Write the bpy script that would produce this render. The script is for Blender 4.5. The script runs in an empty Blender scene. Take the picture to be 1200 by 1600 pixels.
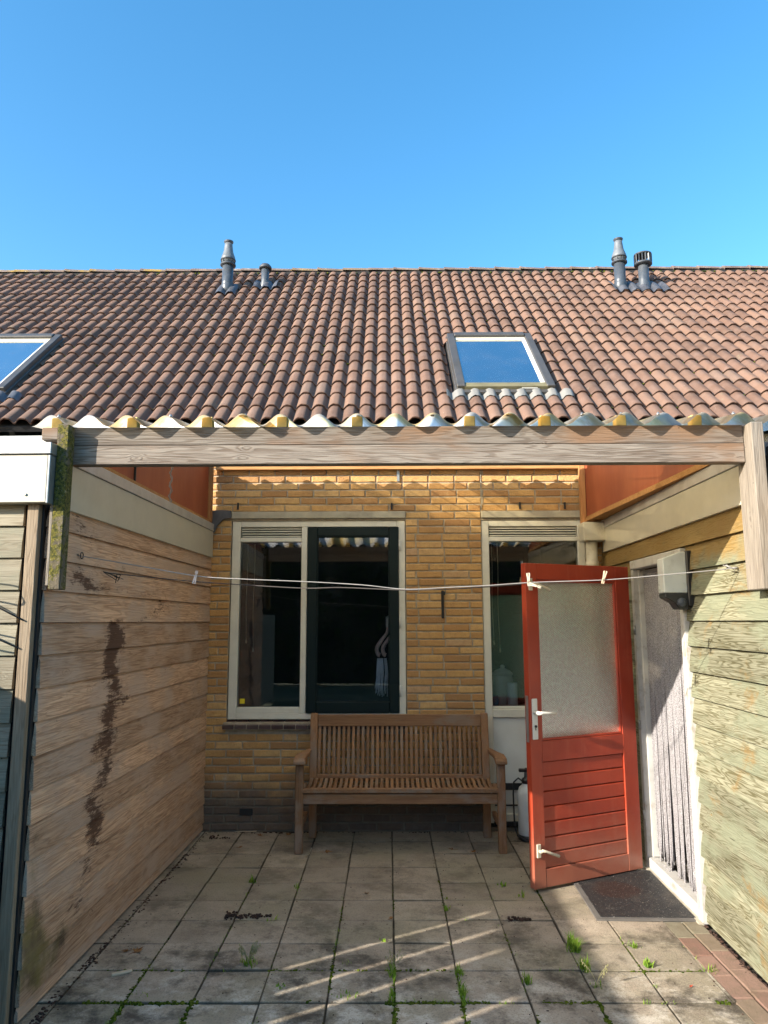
import bpy, math, random
from mathutils import Vector, Matrix, noise as mnoise
R = math.radians
random.seed(7)
sc = bpy.context.scene
col = sc.collection

# ------------------------------------------------------------------ camera
cd = bpy.data.cameras.new("camera"); cam = bpy.data.objects.new("camera", cd); col.objects.link(cam)
cd.sensor_fit = 'HORIZONTAL'; cd.sensor_width = 36.0; cd.lens = 36.0*1150/1200
cd.clip_start = 0.05; cd.clip_end = 2000
PITCH = math.atan(170/1150.)
cam.matrix_world = Matrix.Translation((0, 0, 1.67)) @ Matrix.Rotation(R(0.35), 4, 'Z') @ Matrix.Rotation(R(90)+PITCH, 4, 'X') @ Matrix.Rotation(R(-0.15), 4, 'Z')
sc.camera = cam

# ------------------------------------------------------------------ sky, sun, exposure
SUN_T = Vector((1.98, 1.27, -1.0))            # direction the light travels
w = bpy.data.worlds.new("World"); sc.world = w; w.use_nodes = True
wn = w.node_tree; wn.nodes.clear()
sky = wn.nodes.new('ShaderNodeTexSky'); sky.sky_type = 'NISHITA'; sky.sun_disc = False
sky.sun_elevation = R(23.0); sky.sun_rotation = math.atan2(-SUN_T.x, -SUN_T.y)
sky.air_density = 1.0; sky.dust_density = 0.8; sky.ozone_density = 1.6; sky.altitude = 0
bg = wn.nodes.new('ShaderNodeBackground'); bg.inputs[1].default_value = 0.088
wo = wn.nodes.new('ShaderNodeOutputWorld')
hs_ = wn.nodes.new('ShaderNodeHueSaturation'); hs_.inputs['Hue'].default_value = 0.492; hs_.inputs['Saturation'].default_value = 1.33
wn.links.new(sky.outputs[0], hs_.inputs['Color']); wn.links.new(hs_.outputs[0], bg.inputs[0]); wn.links.new(bg.outputs[0], wo.inputs[0])
sd = bpy.data.lights.new("sun", 'SUN'); sd.energy = 2.6; sd.angle = R(0.5); sd.color = (1.0, 0.93, 0.82)
so = bpy.data.objects.new("sun", sd); col.objects.link(so)
so.rotation_euler = SUN_T.to_track_quat('-Z', 'Y').to_euler()
sc.view_settings.view_transform = 'Standard'; sc.view_settings.look = 'None'
sc.view_settings.exposure = 2.15; sc.view_settings.gamma = 1.0; sc.view_settings.use_curve_mapping = False
sc.cycles.max_bounces = 10; sc.cycles.transparent_max_bounces = 16; sc.cycles.diffuse_bounces = 5

# ------------------------------------------------------------------ node helper
class NM:
    def __init__(s, name):
        s.m = bpy.data.materials.new(name); s.m.use_nodes = True; s.t = s.m.node_tree; s.t.nodes.clear()
        s.out = s.t.nodes.new('ShaderNodeOutputMaterial')
    def n(s, ty, ins=None, **kw):
        nd = s.t.nodes.new(ty)
        for k, v in kw.items(): setattr(nd, k, v)
        for k, v in (ins or {}).items():
            if v is None: continue
            if isinstance(v, bpy.types.NodeSocket): s.t.links.new(v, nd.inputs[k])
            else: nd.inputs[k].default_value = v
        return nd
    def obj(s): return s.n('ShaderNodeTexCoord').outputs['Object']
    def attr(s, name): return s.n('ShaderNodeAttribute', attribute_name=name).outputs['Fac']
    def vadd(s, a, b): return s.n('ShaderNodeVectorMath', {0: a, 1: b}, operation='ADD').outputs[0]
    def comb(s, x=0, y=0, z=0): return s.n('ShaderNodeCombineXYZ', {0: x, 1: y, 2: z}).outputs[0]
    def sep(s, v): return s.n('ShaderNodeSeparateXYZ', {0: v}).outputs
    def mapp(s, v, sc=(1, 1, 1), loc=(0, 0, 0), rot=(0, 0, 0)): return s.n('ShaderNodeMapping', {'Vector': v, 'Scale': sc, 'Location': loc, 'Rotation': rot}).outputs[0]
    def noise(s, v, scale=5, det=4, rough=.55, dist=0): return s.n('ShaderNodeTexNoise', {'Vector': v, 'Scale': scale, 'Detail': det, 'Roughness': rough, 'Distortion': dist}).outputs[0]
    def vor(s, v, scale=5, feature='F1', out=0, rnd=1.0): return s.n('ShaderNodeTexVoronoi', {'Vector': v, 'Scale': scale, 'Randomness': rnd}, feature=feature).outputs[out]
    def ma(s, op, a, b=0.0, c=None, clamp=False):
        nd = s.n('ShaderNodeMath', {0: a, 1: b}, operation=op, use_clamp=clamp)
        if c is not None:
            if isinstance(c, bpy.types.NodeSocket): s.t.links.new(c, nd.inputs[2])
            else: nd.inputs[2].default_value = c
        return nd.outputs[0]
    def mr(s, v, a, b, c=0.0, d=1.0): return s.n('ShaderNodeMapRange', {0: v, 1: a, 2: b, 3: c, 4: d}, clamp=True, interpolation_type='SMOOTHSTEP').outputs[0]
    def mix(s, f, a, b, mode='MIX'):
        nd = s.n('ShaderNodeMix', data_type='RGBA', blend_type=mode)
        for i, v in ((0, f), (6, a), (7, b)):
            if isinstance(v, bpy.types.NodeSocket): s.t.links.new(v, nd.inputs[i])
            else: nd.inputs[i].default_value = v if i == 0 else (tuple(v)+(1,))[:4]
        return nd.outputs[2]
    def ramp(s, f, stops):
        nd = s.n('ShaderNodeValToRGB', {0: f}); cr = nd.color_ramp
        while len(cr.elements) < len(stops): cr.elements.new(0.5)
        for e, (p, c) in zip(cr.elements, stops): e.position = p; e.color = (tuple(c)+(1,))[:4]
        return nd.outputs[0]
    def bump(s, h, st=.5, d=.01, nrm=None): return s.n('ShaderNodeBump', {'Height': h, 'Strength': st, 'Distance': d, 'Normal': nrm}).outputs[0]
    def bsdf(s, color, rough=.7, nrm=None, metal=0.0, spec=.5, **kw):
        if not isinstance(color, bpy.types.NodeSocket): color = (tuple(color)+(1,))[:4]
        ins = {'Base Color': color, 'Roughness': rough, 'Normal': nrm, 'Metallic': metal, 'Specular IOR Level': spec}; ins.update(kw)
        return s.n('ShaderNodeBsdfPrincipled', ins).outputs[0]
    def mixs(s, f, a, b): return s.n('ShaderNodeMixShader', {0: f, 1: a, 2: b}).outputs[0]
    def done(s, sh): s.t.links.new(sh, s.out.inputs[0]); return s.m

def plain(name, c, rough=.6, metal=0, var=.12, vscale=9, bump=.15, bscale=60, spec=.5, dirt=None, dirtamt=.5, dscale=3):
    k = NM(name); o = k.obj()
    n = k.noise(o, vscale, 5, .6)
    cc = k.mix(k.mr(n, .3, .7), tuple(x*(1-var) for x in c), tuple(min(1, x*(1+var)) for x in c))
    if dirt:
        d = k.mr(k.noise(o, dscale, 7, .68), .5, .72, 0, dirtamt)
        cc = k.mix(d, cc, dirt)
    nr = k.bump(k.noise(o, bscale, 4, .6), bump, .004)
    return k.done(k.bsdf(cc, k.mr(n, .2, .8, max(.02, rough-.08), min(1, rough+.08)), nr, metal, spec))

def wood(name, light, dark, axis=1, rough=.85, knots=.7, ring=70, ringamt=.5, fine=.35, tint=None, tintrng=(.45, .65), tintscale=.9,
         stain=None, blot=None, blotrng=(.55, .7), bumpst=.45, spec=.3, knotcol=None, top=None):
    k = NM(name); o = k.obj(); r = k.attr('rnd')
    def sv(along, across):
        s = [across]*3; s[axis] = along; return tuple(s)
    off = k.comb(k.ma('MULTIPLY', r, 37.7), k.ma('MULTIPLY', r, 91.3), k.ma('MULTIPLY', r, 53.1))
    base = k.vadd(o, off)
    big = k.noise(k.mapp(base, sv(.8, 12)), 1.7, 2, .5, .05)
    kv = k.vor(k.mapp(base, sv(1.0, 2.2)), 3.4)
    kn = k.ma('POWER', k.mr(kv, 0.0, .26, 1, 0), 2.0)
    field = k.ma('ADD', big, k.ma('MULTIPLY', kn, .35*knots))
    wob = k.noise(k.mapp(base, sv(6, 30)), 1.5, 3, .6)
    ph = k.ma('ADD', k.ma('MULTIPLY', field, ring), k.ma('MULTIPLY', wob, .9))
    rings = k.mr(k.ma('SINE', ph), -.2, 1.0)
    streak = k.noise(k.mapp(base, sv(3.5, 170)), 1.0, 5, .7)
    med = k.noise(k.mapp(base, sv(2.0, 22)), 1.0, 5, .65)
    f = k.ma('ADD', k.ma('MULTIPLY', rings, ringamt), k.ma('MULTIPLY', k.mr(streak, .38, .62), fine*1.25))
    f = k.ma('ADD', f, k.mr(med, .4, .75, 0, .45), clamp=True)
    c = k.mix(f, light, dark)
    tone = k.mr(r, 0, 1, .78, 1.14)
    c = k.mix(1.0, c, k.comb(tone, tone, tone), 'MULTIPLY')
    if tint:
        c = k.mix(k.ma('MULTIPLY', k.mr(k.noise(k.mapp(base, sv(1, 2.2)), tintscale*2, 4, .6), *tintrng), .8), c, tint)
    if top:   # (colour, z0, z1): weathered band
        z = k.sep(o)[2]
        c = k.mix(k.ma('MULTIPLY', k.mr(k.ma('ADD', z, k.ma('MULTIPLY', k.ma('SUBTRACT', k.noise(o, 5, 5, .6), .5), .6)), top[1], top[2]), top[3]), c, top[0])
    core = k.mr(kv, .018, .05, knots, 0)
    c = k.mix(core, c, knotcol or tuple(x*.45 for x in dark))
    if blot:
        b = k.ma('MULTIPLY', k.mr(k.noise(k.mapp(o, sv(1.2, 2)), 2.2, 7, .7, .4), *blotrng), .75)
        c = k.mix(b, c, blot)
    if stain:
        sa = k.attr('stain')
        sn = k.ma('ADD', k.ma('MULTIPLY', k.noise(k.mapp(base, sv(5, 42)), 2.0, 6, .75, .6), .6), k.ma('MULTIPLY', k.noise(k.mapp(base, sv(6, 9)), 1.5, 5, .7, .5), .4))
        sm = k.mr(k.ma('ADD', sa, k.ma('MULTIPLY', k.ma('SUBTRACT', sn, .5), 4.2)), .40, .85)
        sm = k.ma('MULTIPLY', sm, k.mr(sa, .02, .25))
        c = k.mix(k.ma('MULTIPLY', sm, .88), c, stain)
        ga = k.attr('moss')
        gm = k.mr(k.ma('ADD', ga, k.ma('MULTIPLY', k.ma('SUBTRACT', k.noise(o, 9, 6, .7), .5), 1.3)), .3, .85)
        c = k.mix(k.ma('MULTIPLY', gm, .8), c, k.mix(k.mr(k.noise(o, 4, 4, .6), .4, .6), (.035, .026, .016), (.13, .115, .03)))
    nailv = k.mr(k.vor(k.mapp(base, sv(1, 1)), 8), .018, .032, .8, 0)
    chk = k.mr(k.noise(k.mapp(base, sv(5, 120)), 1.3, 3, .6), .66, .72, 0, .75*knots)
    c = k.mix(chk, c, tuple(x*.3 for x in dark))
    c = k.mix(nailv, c, (.02, .015, .012))
    h = k.ma('SUBTRACT', k.ma('MULTIPLY', streak, .6), k.ma('MULTIPLY', rings, .45))
    nr = k.bump(h, bumpst, .004)
    return k.done(k.bsdf(c, rough, nr, 0, spec))

# ------------------------------------------------------------------ mesh helper
class MB:
    def __init__(s): s.v = []; s.f = []; s.r = []; s.a = {}; s.sm = []; s.mi = []; s.cur = 0
    def add(s, vs, fs, rnd=None, smooth=False):
        b = len(s.v); s.v += [tuple(v) for v in vs]
        rnd = random.random() if rnd is None else rnd
        for f in fs: s.f.append([b+i for i in f]); s.r.append(rnd); s.sm.append(smooth); s.mi.append(s.cur)
        return b
    def box(s, x0, x1, y0, y1, z0, z1, rnd=None, mat=None, jit=0):
        vs = [(x, y, z) for z in (z0, z1) for y in (y0, y1) for x in (x0, x1)]
        if jit: vs = [(a+random.uniform(-jit, jit), b+random.uniform(-jit, jit), c+random.uniform(-jit, jit)) for a, b, c in vs]
        if mat is not None: vs = [mat @ Vector(v) for v in vs]
        s.add(vs, [(0, 2, 3, 1), (4, 5, 7, 6), (0, 1, 5, 4), (2, 6, 7, 3), (0, 4, 6, 2), (1, 3, 7, 5)], rnd)
    def bar(s, p, q, w, h, rnd=None, up=(0, 0, 1)):      # rectangular bar from p to q, w sideways, h along up
        p, q = Vector(p), Vector(q); d = (q-p); L = d.length; d.normalize(); u = Vector(up)
        sdv = d.cross(u).normalized(); u = sdv.cross(d).normalized()
        m = Matrix((sdv, d, u)).transposed().to_4x4(); m.translation = p
        s.box(-w/2, w/2, 0, L, -h/2, h/2, rnd, m)
    def tube(s, pts, r, seg=8, rnd=None, cap=True, smooth=True):
        pts = [Vector(p) for p in pts]; n = len(pts); rr = r if isinstance(r, (list, tuple)) else [r]*n
        vs = []; ref = None
        for i, p in enumerate(pts):
            t = (pts[min(i+1, n-1)]-pts[max(i-1, 0)]).normalized()
            if ref is None: ref = Vector((0, 0, 1)) if abs(t.z) < .9 else Vector((1, 0, 0))
            a = (ref-t*ref.dot(t)).normalized(); ref = a; b = t.cross(a)
            for k in range(seg):
                an = 2*math.pi*k/seg; vs.append(p+(a*math.cos(an)+b*math.sin(an))*rr[i])
        fs = [(i*seg+k, i*seg+(k+1) % seg, (i+1)*seg+(k+1) % seg, (i+1)*seg+k) for i in range(n-1) for k in range(seg)]
        if cap: fs += [tuple(range(seg))[::-1], tuple((n-1)*seg+k for k in range(seg))]
        s.add(vs, fs, rnd, smooth)
    def lathe(s, prof, seg=28, c=(0, 0, 0), mat=None, rnd=None, smooth=True, cap=True):
        vs = []
        for r, z in prof:
            for k in range(seg):
                an = 2*math.pi*k/seg; v = Vector((c[0]+r*math.cos(an), c[1]+r*math.sin(an), c[2]+z)); vs.append(mat @ v if mat is not None else v)
        n = len(prof)
        fs = [(i*seg+k, i*seg+(k+1) % seg, (i+1)*seg+(k+1) % seg, (i+1)*seg+k) for i in range(n-1) for k in range(seg)]
        if cap: fs += [tuple(range(seg))[::-1], tuple((n-1)*seg+k for k in range(seg))]
        s.add(vs, fs, rnd, smooth)
    def prism(s, poly, a0, a1, axis='y', rnd=None):     # poly of 2 coords, extruded along axis
        def P(u, v, t): return {'y': (u, t, v), 'x': (t, u, v), 'z': (u, v, t)}[axis]
        n = len(poly); vs = [P(u, v, a0) for u, v in poly]+[P(u, v, a1) for u, v in poly]
        fs = [tuple(range(n)), tuple(range(2*n-1, n-1, -1))]+[(i, i+n, (i+1) % n+n, (i+1) % n) for i in range(n)]
        s.add(vs, fs, rnd)
    def build(s, name, mats, parent=None, bevel=0, seg=1, fix=True, solid=0):
        me = bpy.data.meshes.new(name); me.from_pydata(s.v, [], s.f)
        if not isinstance(mats, (list, tuple)): mats = [mats]
        for m in mats: me.materials.append(m)
        at = me.attributes.new('rnd', 'FLOAT', 'FACE'); at.data.foreach_set('value', s.r)
        for k, vals in s.a.items():
            at = me.attributes.new(k, 'FLOAT', 'POINT'); at.data.foreach_set('value', vals)
        me.polygons.foreach_set('use_smooth', s.sm); me.polygons.foreach_set('material_index', s.mi)
        me.update()
        if fix:
            import bmesh
            bm = bmesh.new(); bm.from_mesh(me); bmesh.ops.recalc_face_normals(bm, faces=bm.faces); bm.to_mesh(me); bm.free()
        o = bpy.data.objects.new(name, me); col.objects.link(o)
        if parent: o.parent = parent
        if solid:
            md = o.modifiers.new('solid', 'SOLIDIFY'); md.thickness = solid; md.offset = 0
        if bevel:
            md = o.modifiers.new('bevel', 'BEVEL'); md.width = bevel; md.segments = seg; md.limit_method = 'ANGLE'; md.angle_limit = R(40)
            md.harden_normals = False
        return o

def tag(o, label=None, cat=None, group=None, kind=None):
    if label: o['label'] = label
    if cat: o['category'] = cat
    if group: o['group'] = group
    if kind: o['kind'] = kind
    return o
def thing(name, label, cat, loc=(0, 0, 0), rz=0, group=None):
    o = bpy.data.objects.new(name, None); col.objects.link(o); o.location = loc; o.rotation_euler = (0, 0, rz); o.empty_display_size = .1
    return tag(o, label, cat, group)

# ------------------------------------------------------------------ materials
def m_brick():
    k = NM('yellow brick'); o = k.obj(); r = k.attr('rnd')
    off = k.vadd(o, k.comb(k.ma('MULTIPLY', r, 31.), 0, k.ma('MULTIPLY', r, 77.)))
    c = k.ramp(r, [(0, (.42, .235, .10)), (.2, (.52, .29, .11)), (.45, (.60, .35, .13)), (.75, (.66, .40, .15)), (.95, (.72, .47, .20)), (1, (.58, .38, .21))])
    c = k.mix(k.mr(k.noise(off, 22, 6, .65), .35, .75, 0, .5), c, (.42, .23, .10))
    c = k.mix(k.mr(k.noise(off, 6, 5, .7), .55, .8, 0, .6), c, (.66, .47, .24))
    c = k.mix(k.mr(k.noise(off, 70, 4, .8), .58, .72, 0, .65), c, (.20, .11, .06))
    c = k.mix(k.mr(k.noise(k.vadd(off, k.comb(5, 0, 2)), 28, 5, .75), .62, .74, 0, .55), c, (.74, .62, .44))
    # lime bloom and base soiling (stay with the wall)
    z = k.sep(o)[2]
    bl = k.ma('MULTIPLY', k.mr(k.noise(o, 2.1, 7, .72), .6, .72), k.mr(z, 1.25, .9, 0, .6))
    c = k.mix(bl, c, (.62, .57, .5))
    so_ = k.mr(k.ma('ADD', z, k.ma('MULTIPLY', k.ma('SUBTRACT', k.noise(o, 3, 6, .7), .5), .35)), .2, .5, .9, 0)
    c = k.mix(so_, c, k.mix(k.noise(o, 8, 5, .7), (.05, .04, .035), (.2, .165, .14)))
    h = k.ma('ADD', k.noise(off, 40, 6, .7), k.ma('MULTIPLY', k.noise(off, 180, 3, .6), .5))
    return k.done(k.bsdf(c, .88, k.bump(h, 1.0, .009), 0, .2))
def m_mortar():
    k = NM('lime mortar'); o = k.obj(); n = k.noise(o, 14, 6, .7)
    c = k.mix(k.mr(n, .3, .7), (.26, .215, .155), (.40, .335, .25))
    c = k.mix(k.mr(k.sep(o)[2], .15, .45, .7, 0), c, (.07, .06, .05))
    return k.done(k.bsdf(c, .95, k.bump(k.noise(o, 120, 5, .7), .8, .006)))
def m_tile():
    k = NM('concrete roof tile'); o = k.obj(); r = k.attr('rnd')
    off = k.vadd(o, k.comb(k.ma('MULTIPLY', r, 57.), k.ma('MULTIPLY', r, 23.), 0))
    c = k.ramp(r, [(0, (.175, .105, .078)), (.3, (.23, .136, .10)), (.6, (.262, .155, .113)), (.9, (.31, .19, .138)), (1, (.235, .165, .13))])
    c = k.mix(k.mr(k.noise(off, 7, 6, .7), .35, .75, 0, .55), c, (.33, .225, .19))
    c = k.mix(k.mr(k.noise(k.mapp(o, (1.6, .35, .35)), 1.1, 6, .7), .45, .7, 0, .5), c, (.13, .09, .075))
    c = k.mix(k.mr(k.noise(o, 5, 7, .78), .60, .68, 0, .6), c, (.30, .27, .19))
    c = k.mix(k.mr(k.noise(off, 160, 3, .7), .56, .7, 0, .5), c, (.09, .05, .04))
    c = k.mix(k.mr(k.vor(k.vadd(o, k.comb(3, 1, 2)), 9), .028, .05, .75, 0), c, (.5, .46, .42))
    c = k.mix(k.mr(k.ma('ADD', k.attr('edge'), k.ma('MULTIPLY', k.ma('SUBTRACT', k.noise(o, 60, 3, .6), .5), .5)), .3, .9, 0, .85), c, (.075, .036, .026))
    h = k.ma('ADD', k.noise(off, 140, 4, .7), k.noise(off, 30, 4, .6))
    return k.done(k.bsdf(c, .88, k.bump(h, .45, .004), 0, .25))
def m_ridge():
    k = NM('ridge tile'); o = k.obj(); r = k.attr('rnd')
    c = k.mix(k.mr(k.noise(o, 5, 6, .7), .3, .7), (.15, .11, .095), (.32, .24, .20))
    x = k.sep(o)[0]
    lich = k.ma('MULTIPLY', k.mr(k.noise(o, 2.3, 5, .75), .48, .6), k.mr(x, 0, -2.5, .15, .9))
    c = k.mix(lich, c, (.42, .27, .05))
    c = k.mix(k.mr(k.noise(o, 11, 5, .7), .6, .7, 0, .8), c, (.5, .48, .44))
    return k.done(k.bsdf(c, .9, k.bump(k.noise(o, 60, 5, .7), .8, .01)))
def m_paving():
    k = NM('concrete paving'); o = k.obj(); r = k.attr('rnd')
    off = k.vadd(o, k.comb(k.ma('MULTIPLY', r, 7.), k.ma('MULTIPLY', r, 5.), 0))
    c = k.ramp(r, [(0, (.31, .26, .20)), (.5, (.385, .32, .245)), (1, (.46, .385, .295))])
    c = k.mix(k.mr(k.noise(off, 3.2, 6, .68), .38, .7, 0, .75), c, (.22, .18, .135))
    c = k.mix(k.mr(k.noise(o, 1.1, 4, .6), .42, .62, 0, .6), c, (.27, .245, .16))
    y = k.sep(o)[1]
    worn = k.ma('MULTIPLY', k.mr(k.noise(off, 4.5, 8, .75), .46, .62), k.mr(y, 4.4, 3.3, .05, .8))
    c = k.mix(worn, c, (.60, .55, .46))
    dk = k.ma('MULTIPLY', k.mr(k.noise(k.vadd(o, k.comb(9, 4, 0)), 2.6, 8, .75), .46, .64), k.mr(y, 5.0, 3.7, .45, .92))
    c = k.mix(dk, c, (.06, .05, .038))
    em = k.ma('ADD', k.attr('edge'), k.ma('MULTIPLY', k.ma('SUBTRACT', k.noise(o, 14, 5, .7), .5), 1.1))
    c = k.mix(k.mr(em, .3, 1, 0, .7), c, (.06, .052, .032))
    c = k.mix(k.mr(k.noise(off, 110, 4, .75), .5, .66, 0, .6), c, (.13, .105, .08))
    c = k.mix(k.mr(k.noise(off, 210, 2, .7), .62, .75, 0, .5), c, (.5, .46, .4))
    h = k.ma('ADD', k.ma('MULTIPLY', k.noise(off, 120, 5, .75), 1.0), k.ma('MULTIPLY', k.noise(o, 16, 5, .7), .8))
    return k.done(k.bsdf(c, .9, k.bump(h, .75, .006), 0, .25))
def m_paver():
    k = NM('red clay paver'); o = k.obj(); r = k.attr('rnd')
    c = k.ramp(r, [(0, (.33, .16, .115)), (.4, (.42, .23, .17)), (.65, (.34, .23, .155)), (1, (.30, .27, .18))])
    c = k.mix(k.mr(k.noise(o, 9, 6, .7), .4, .7, 0, .6), c, (.22, .15, .09))
    return k.done(k.bsdf(c, .9, k.bump(k.noise(o, 90, 5, .7), .8, .006)))
def m_sheet():
    k = NM('weathered corrugated plastic'); o = k.obj()
    v = k.mapp(o, (1, .35, 1))
    n1 = k.noise(v, 1.9, 3, .6); n2 = k.noise(v, 7, 6, .7)
    c = k.mix(k.mr(n1, .42, .6), (.95, .93, .88), (.93, .76, .40))
    c = k.mix(k.mr(n2, .5, .78, 0, .45), c, (.55, .38, .16))
    c = k.mix(k.mr(k.noise(o, 3, 4, .6), .6, .7, 0, .4), c, (.62, .56, .30))
    ed = k.mr(k.ma('ADD', k.sep(o)[1], k.ma('MULTIPLY', k.ma('SUBTRACT', k.noise(o, 9, 5, .7), .5), .5)), -.05, .32, .88, 0)
    c = k.mix(ed, c, k.mix(k.mr(k.noise(o, 3.3, 4, .6), .4, .6), (.36, .34, .32), (.40, .26, .08)))
    d = k.n('ShaderNodeBsdfDiffuse', {'Color': k.mix(.45, c, (.3, .3, .3)), 'Roughness': .5}).outputs[0]
    t = k.n('ShaderNodeBsdfTranslucent', {'Color': c}).outputs[0]
    tr = k.n('ShaderNodeBsdfTransparent', {'Color': (.9, .8, .55, 1)}).outputs[0]
    a = k.mixs(.82, d, t)
    xo, yo, zo = k.sep(o)
    sun_gap = k.ma('MULTIPLY', k.ma('MULTIPLY', k.mr(xo, -1.05, -.6), k.mr(xo, .9, .1)), k.mr(yo, 2.15, 2.35))  # clearer patch, shaped to let sun through onto the upper brick
    a = k.mixs(k.ma('ADD', k.mr(k.noise(v, 2.4, 3, .6), .42, .7, .0, .16), k.ma('MULTIPLY', sun_gap, k.mr(k.noise(v, 3.1, 4, .6), .35, .6, .05, .5))), a, tr)
    g = k.n('ShaderNodeBsdfGlossy', {'Color': (1, 1, 1, 1), 'Roughness': .25}).outputs[0]
    return k.done(k.mixs(.05, a, g))
def m_glass(name, tint=(.75, .82, .8), ior=1.52, dirt=.05, base=0):
    k = NM(name); o = k.obj()
    tr = k.n('ShaderNodeBsdfTransparent', {'Color': tint+(1,)}).outputs[0]
    nr = k.bump(k.noise(o, 1.1, 2, .5), .012, .02)
    g = k.n('ShaderNodeBsdfGlossy', {'Color': (1, 1, 1, 1), 'Roughness': 0.0, 'Normal': nr}).outputs[0]
    fr = k.n('ShaderNodeFresnel', {'IOR': ior}).outputs[0]
    if base: fr = k.ma('ADD', k.ma('MULTIPLY', fr, 1-base), base)
    s1 = k.mixs(fr, tr, g)
    df = k.n('ShaderNodeBsdfDiffuse', {'Color': (.6, .6, .58, 1)}).outputs[0]
    return k.done(k.mixs(k.mr(k.noise(o, 5, 6, .7), .45, .8, dirt*.15, dirt), s1, df))
def m_obscure():
    k = NM('patterned obscure glass'); o = k.obj(); x, y, z = k.sep(o)
    gx = k.ma('SINE', k.ma('MULTIPLY', x, 460)); gz = k.ma('SINE', k.ma('MULTIPLY', z, 460))
    cell = k.noise(k.mapp(o, (1, 1, 1)), 70, 3, .7)
    h = k.ma('ADD', k.ma('MULTIPLY', gx, gz), k.ma('MULTIPLY', cell, 2.4))
    nr = k.bump(h, .45, .005)
    pat = k.mr(h, .1, 2.2, .25, 1.3)
    c1 = k.mix(1.0, (.47, .84, .64), k.comb(pat, pat, pat), 'MULTIPLY')
    g = k.n('ShaderNodeBsdfGlossy', {'Color': (1, 1, 1, 1), 'Roughness': .12, 'Normal': nr}).outputs[0]
    rf = k.n('ShaderNodeBsdfRefraction', {'Color': (1, 1, .96, 1), 'Roughness': .12, 'IOR': 1.06, 'Normal': nr}).outputs[0]
    tl = k.n('ShaderNodeBsdfTranslucent', {'Color': c1, 'Normal': nr}).outputs[0]
    df = k.n('ShaderNodeBsdfDiffuse', {'Color': c1, 'Normal': nr}).outputs[0]
    a = k.mixs(.80, rf, k.mixs(.42, tl, df))
    fr = k.n('ShaderNodeFresnel', {'IOR': 1.5, 'Normal': nr}).outputs[0]
    return k.done(k.mixs(fr, a, g))
def m_redpaint():
    k = NM('red brown door paint'); o = k.obj()
    n = k.noise(o, 4, 5, .6)
    c = k.mix(k.mr(n, .3, .7), (.30, .038, .018), (.37, .052, .022))
    c = k.mix(k.mr(k.noise(k.mapp(o, (7, 7, .8)), 2, 6, .7), .5, .72, 0, .25), c, (.46, .15, .09))
    zz = k.sep(o)[2]
    c = k.mix(k.ma('MULTIPLY', k.mr(k.ma('ADD', zz, k.ma('MULTIPLY', k.noise(o, 9, 6, .75), .5)), .75, .25), .5), c, (.34, .20, .14))
    c = k.mix(k.mr(k.noise(k.mapp(o, (40, 40, 3)), 2, 5, .8), .66, .72, 0, .45), c, (.55, .30, .22))
    c = k.mix(k.mr(k.vor(o, 34), .02, .045, .6, 0), c, (.6, .5, .42))
    h = k.noise(k.mapp(o, (6, 6, 60)), 3, 4, .6)
    return k.done(k.bsdf(c, k.mr(n, .2, .8, .28, .42), k.bump(h, .12, .004), 0, .5))
def m_gable():
    k = NM('red brown plywood'); o = k.obj()
    c = k.mix(k.mr(k.noise(k.mapp(o, (1, 1, .3)), 3, 5, .65), .3, .7), (.27, .065, .030), (.36, .10, .042))
    c = k.mix(k.mr(k.noise(k.mapp(o, (14, 14, .7)), 3, 6, .7), .55, .75, 0, .5), c, (.42, .18, .10))
    return k.done(k.bsdf(c, .6, k.bump(k.noise(k.mapp(o, (9, 9, 1)), 12, 5, .7), .2, .003), 0, .3))
def m_mossypost():
    k = NM('mossy grey wood'); o = k.obj()
    c = k.mix(k.mr(k.noise(k.mapp(o, (40, 40, 2)), 2, 5, .7), .3, .7), (.25, .22, .16), (.12, .105, .075))
    mm = k.mr(k.ma('ADD', k.noise(o, 16, 6, .75), k.mr(k.noise(o, 2.2, 3, .6), .3, .7, -.1, .16)), .45, .56)
    mc = k.mix(k.mr(k.noise(o, 70, 4, .7), .35, .65), (.035, .048, .004), (.24, .22, .03))
    c = k.mix(mm, c, mc)
    c = k.mix(k.mr(k.noise(o, 60, 4, .8), .6, .68, 0, .7), c, (.62, .58, .42))
    return k.done(k.bsdf(c, .95, k.bump(k.noise(o, 60, 6, .75), 1.0, .012)))
def m_leaf(name, c1, c2, trans=.35):
    k = NM(name); r = k.attr('rnd'); c = k.mix(r, c1, c2)
    d = k.n('ShaderNodeBsdfDiffuse', {'Color': c}).outputs[0]; t = k.n('ShaderNodeBsdfTranslucent', {'Color': c}).outputs[0]
    return k.done(k.mixs(trans, d, t))
def m_string():
    k = NM('grey chenille string'); o = k.obj()
    n = k.noise(k.vadd(o, k.comb(k.ma('MULTIPLY', k.attr('rnd'), 9), 0, k.ma('MULTIPLY', k.attr('rnd'), 5))), 260, 3, .7)
    c = k.mix(k.mr(n, .38, .62), (.22, .19, .185), (.74, .72, .74))
    return k.done(k.bsdf(c, .95, k.bump(n, 1.0, .006), 0, .1))
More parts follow.
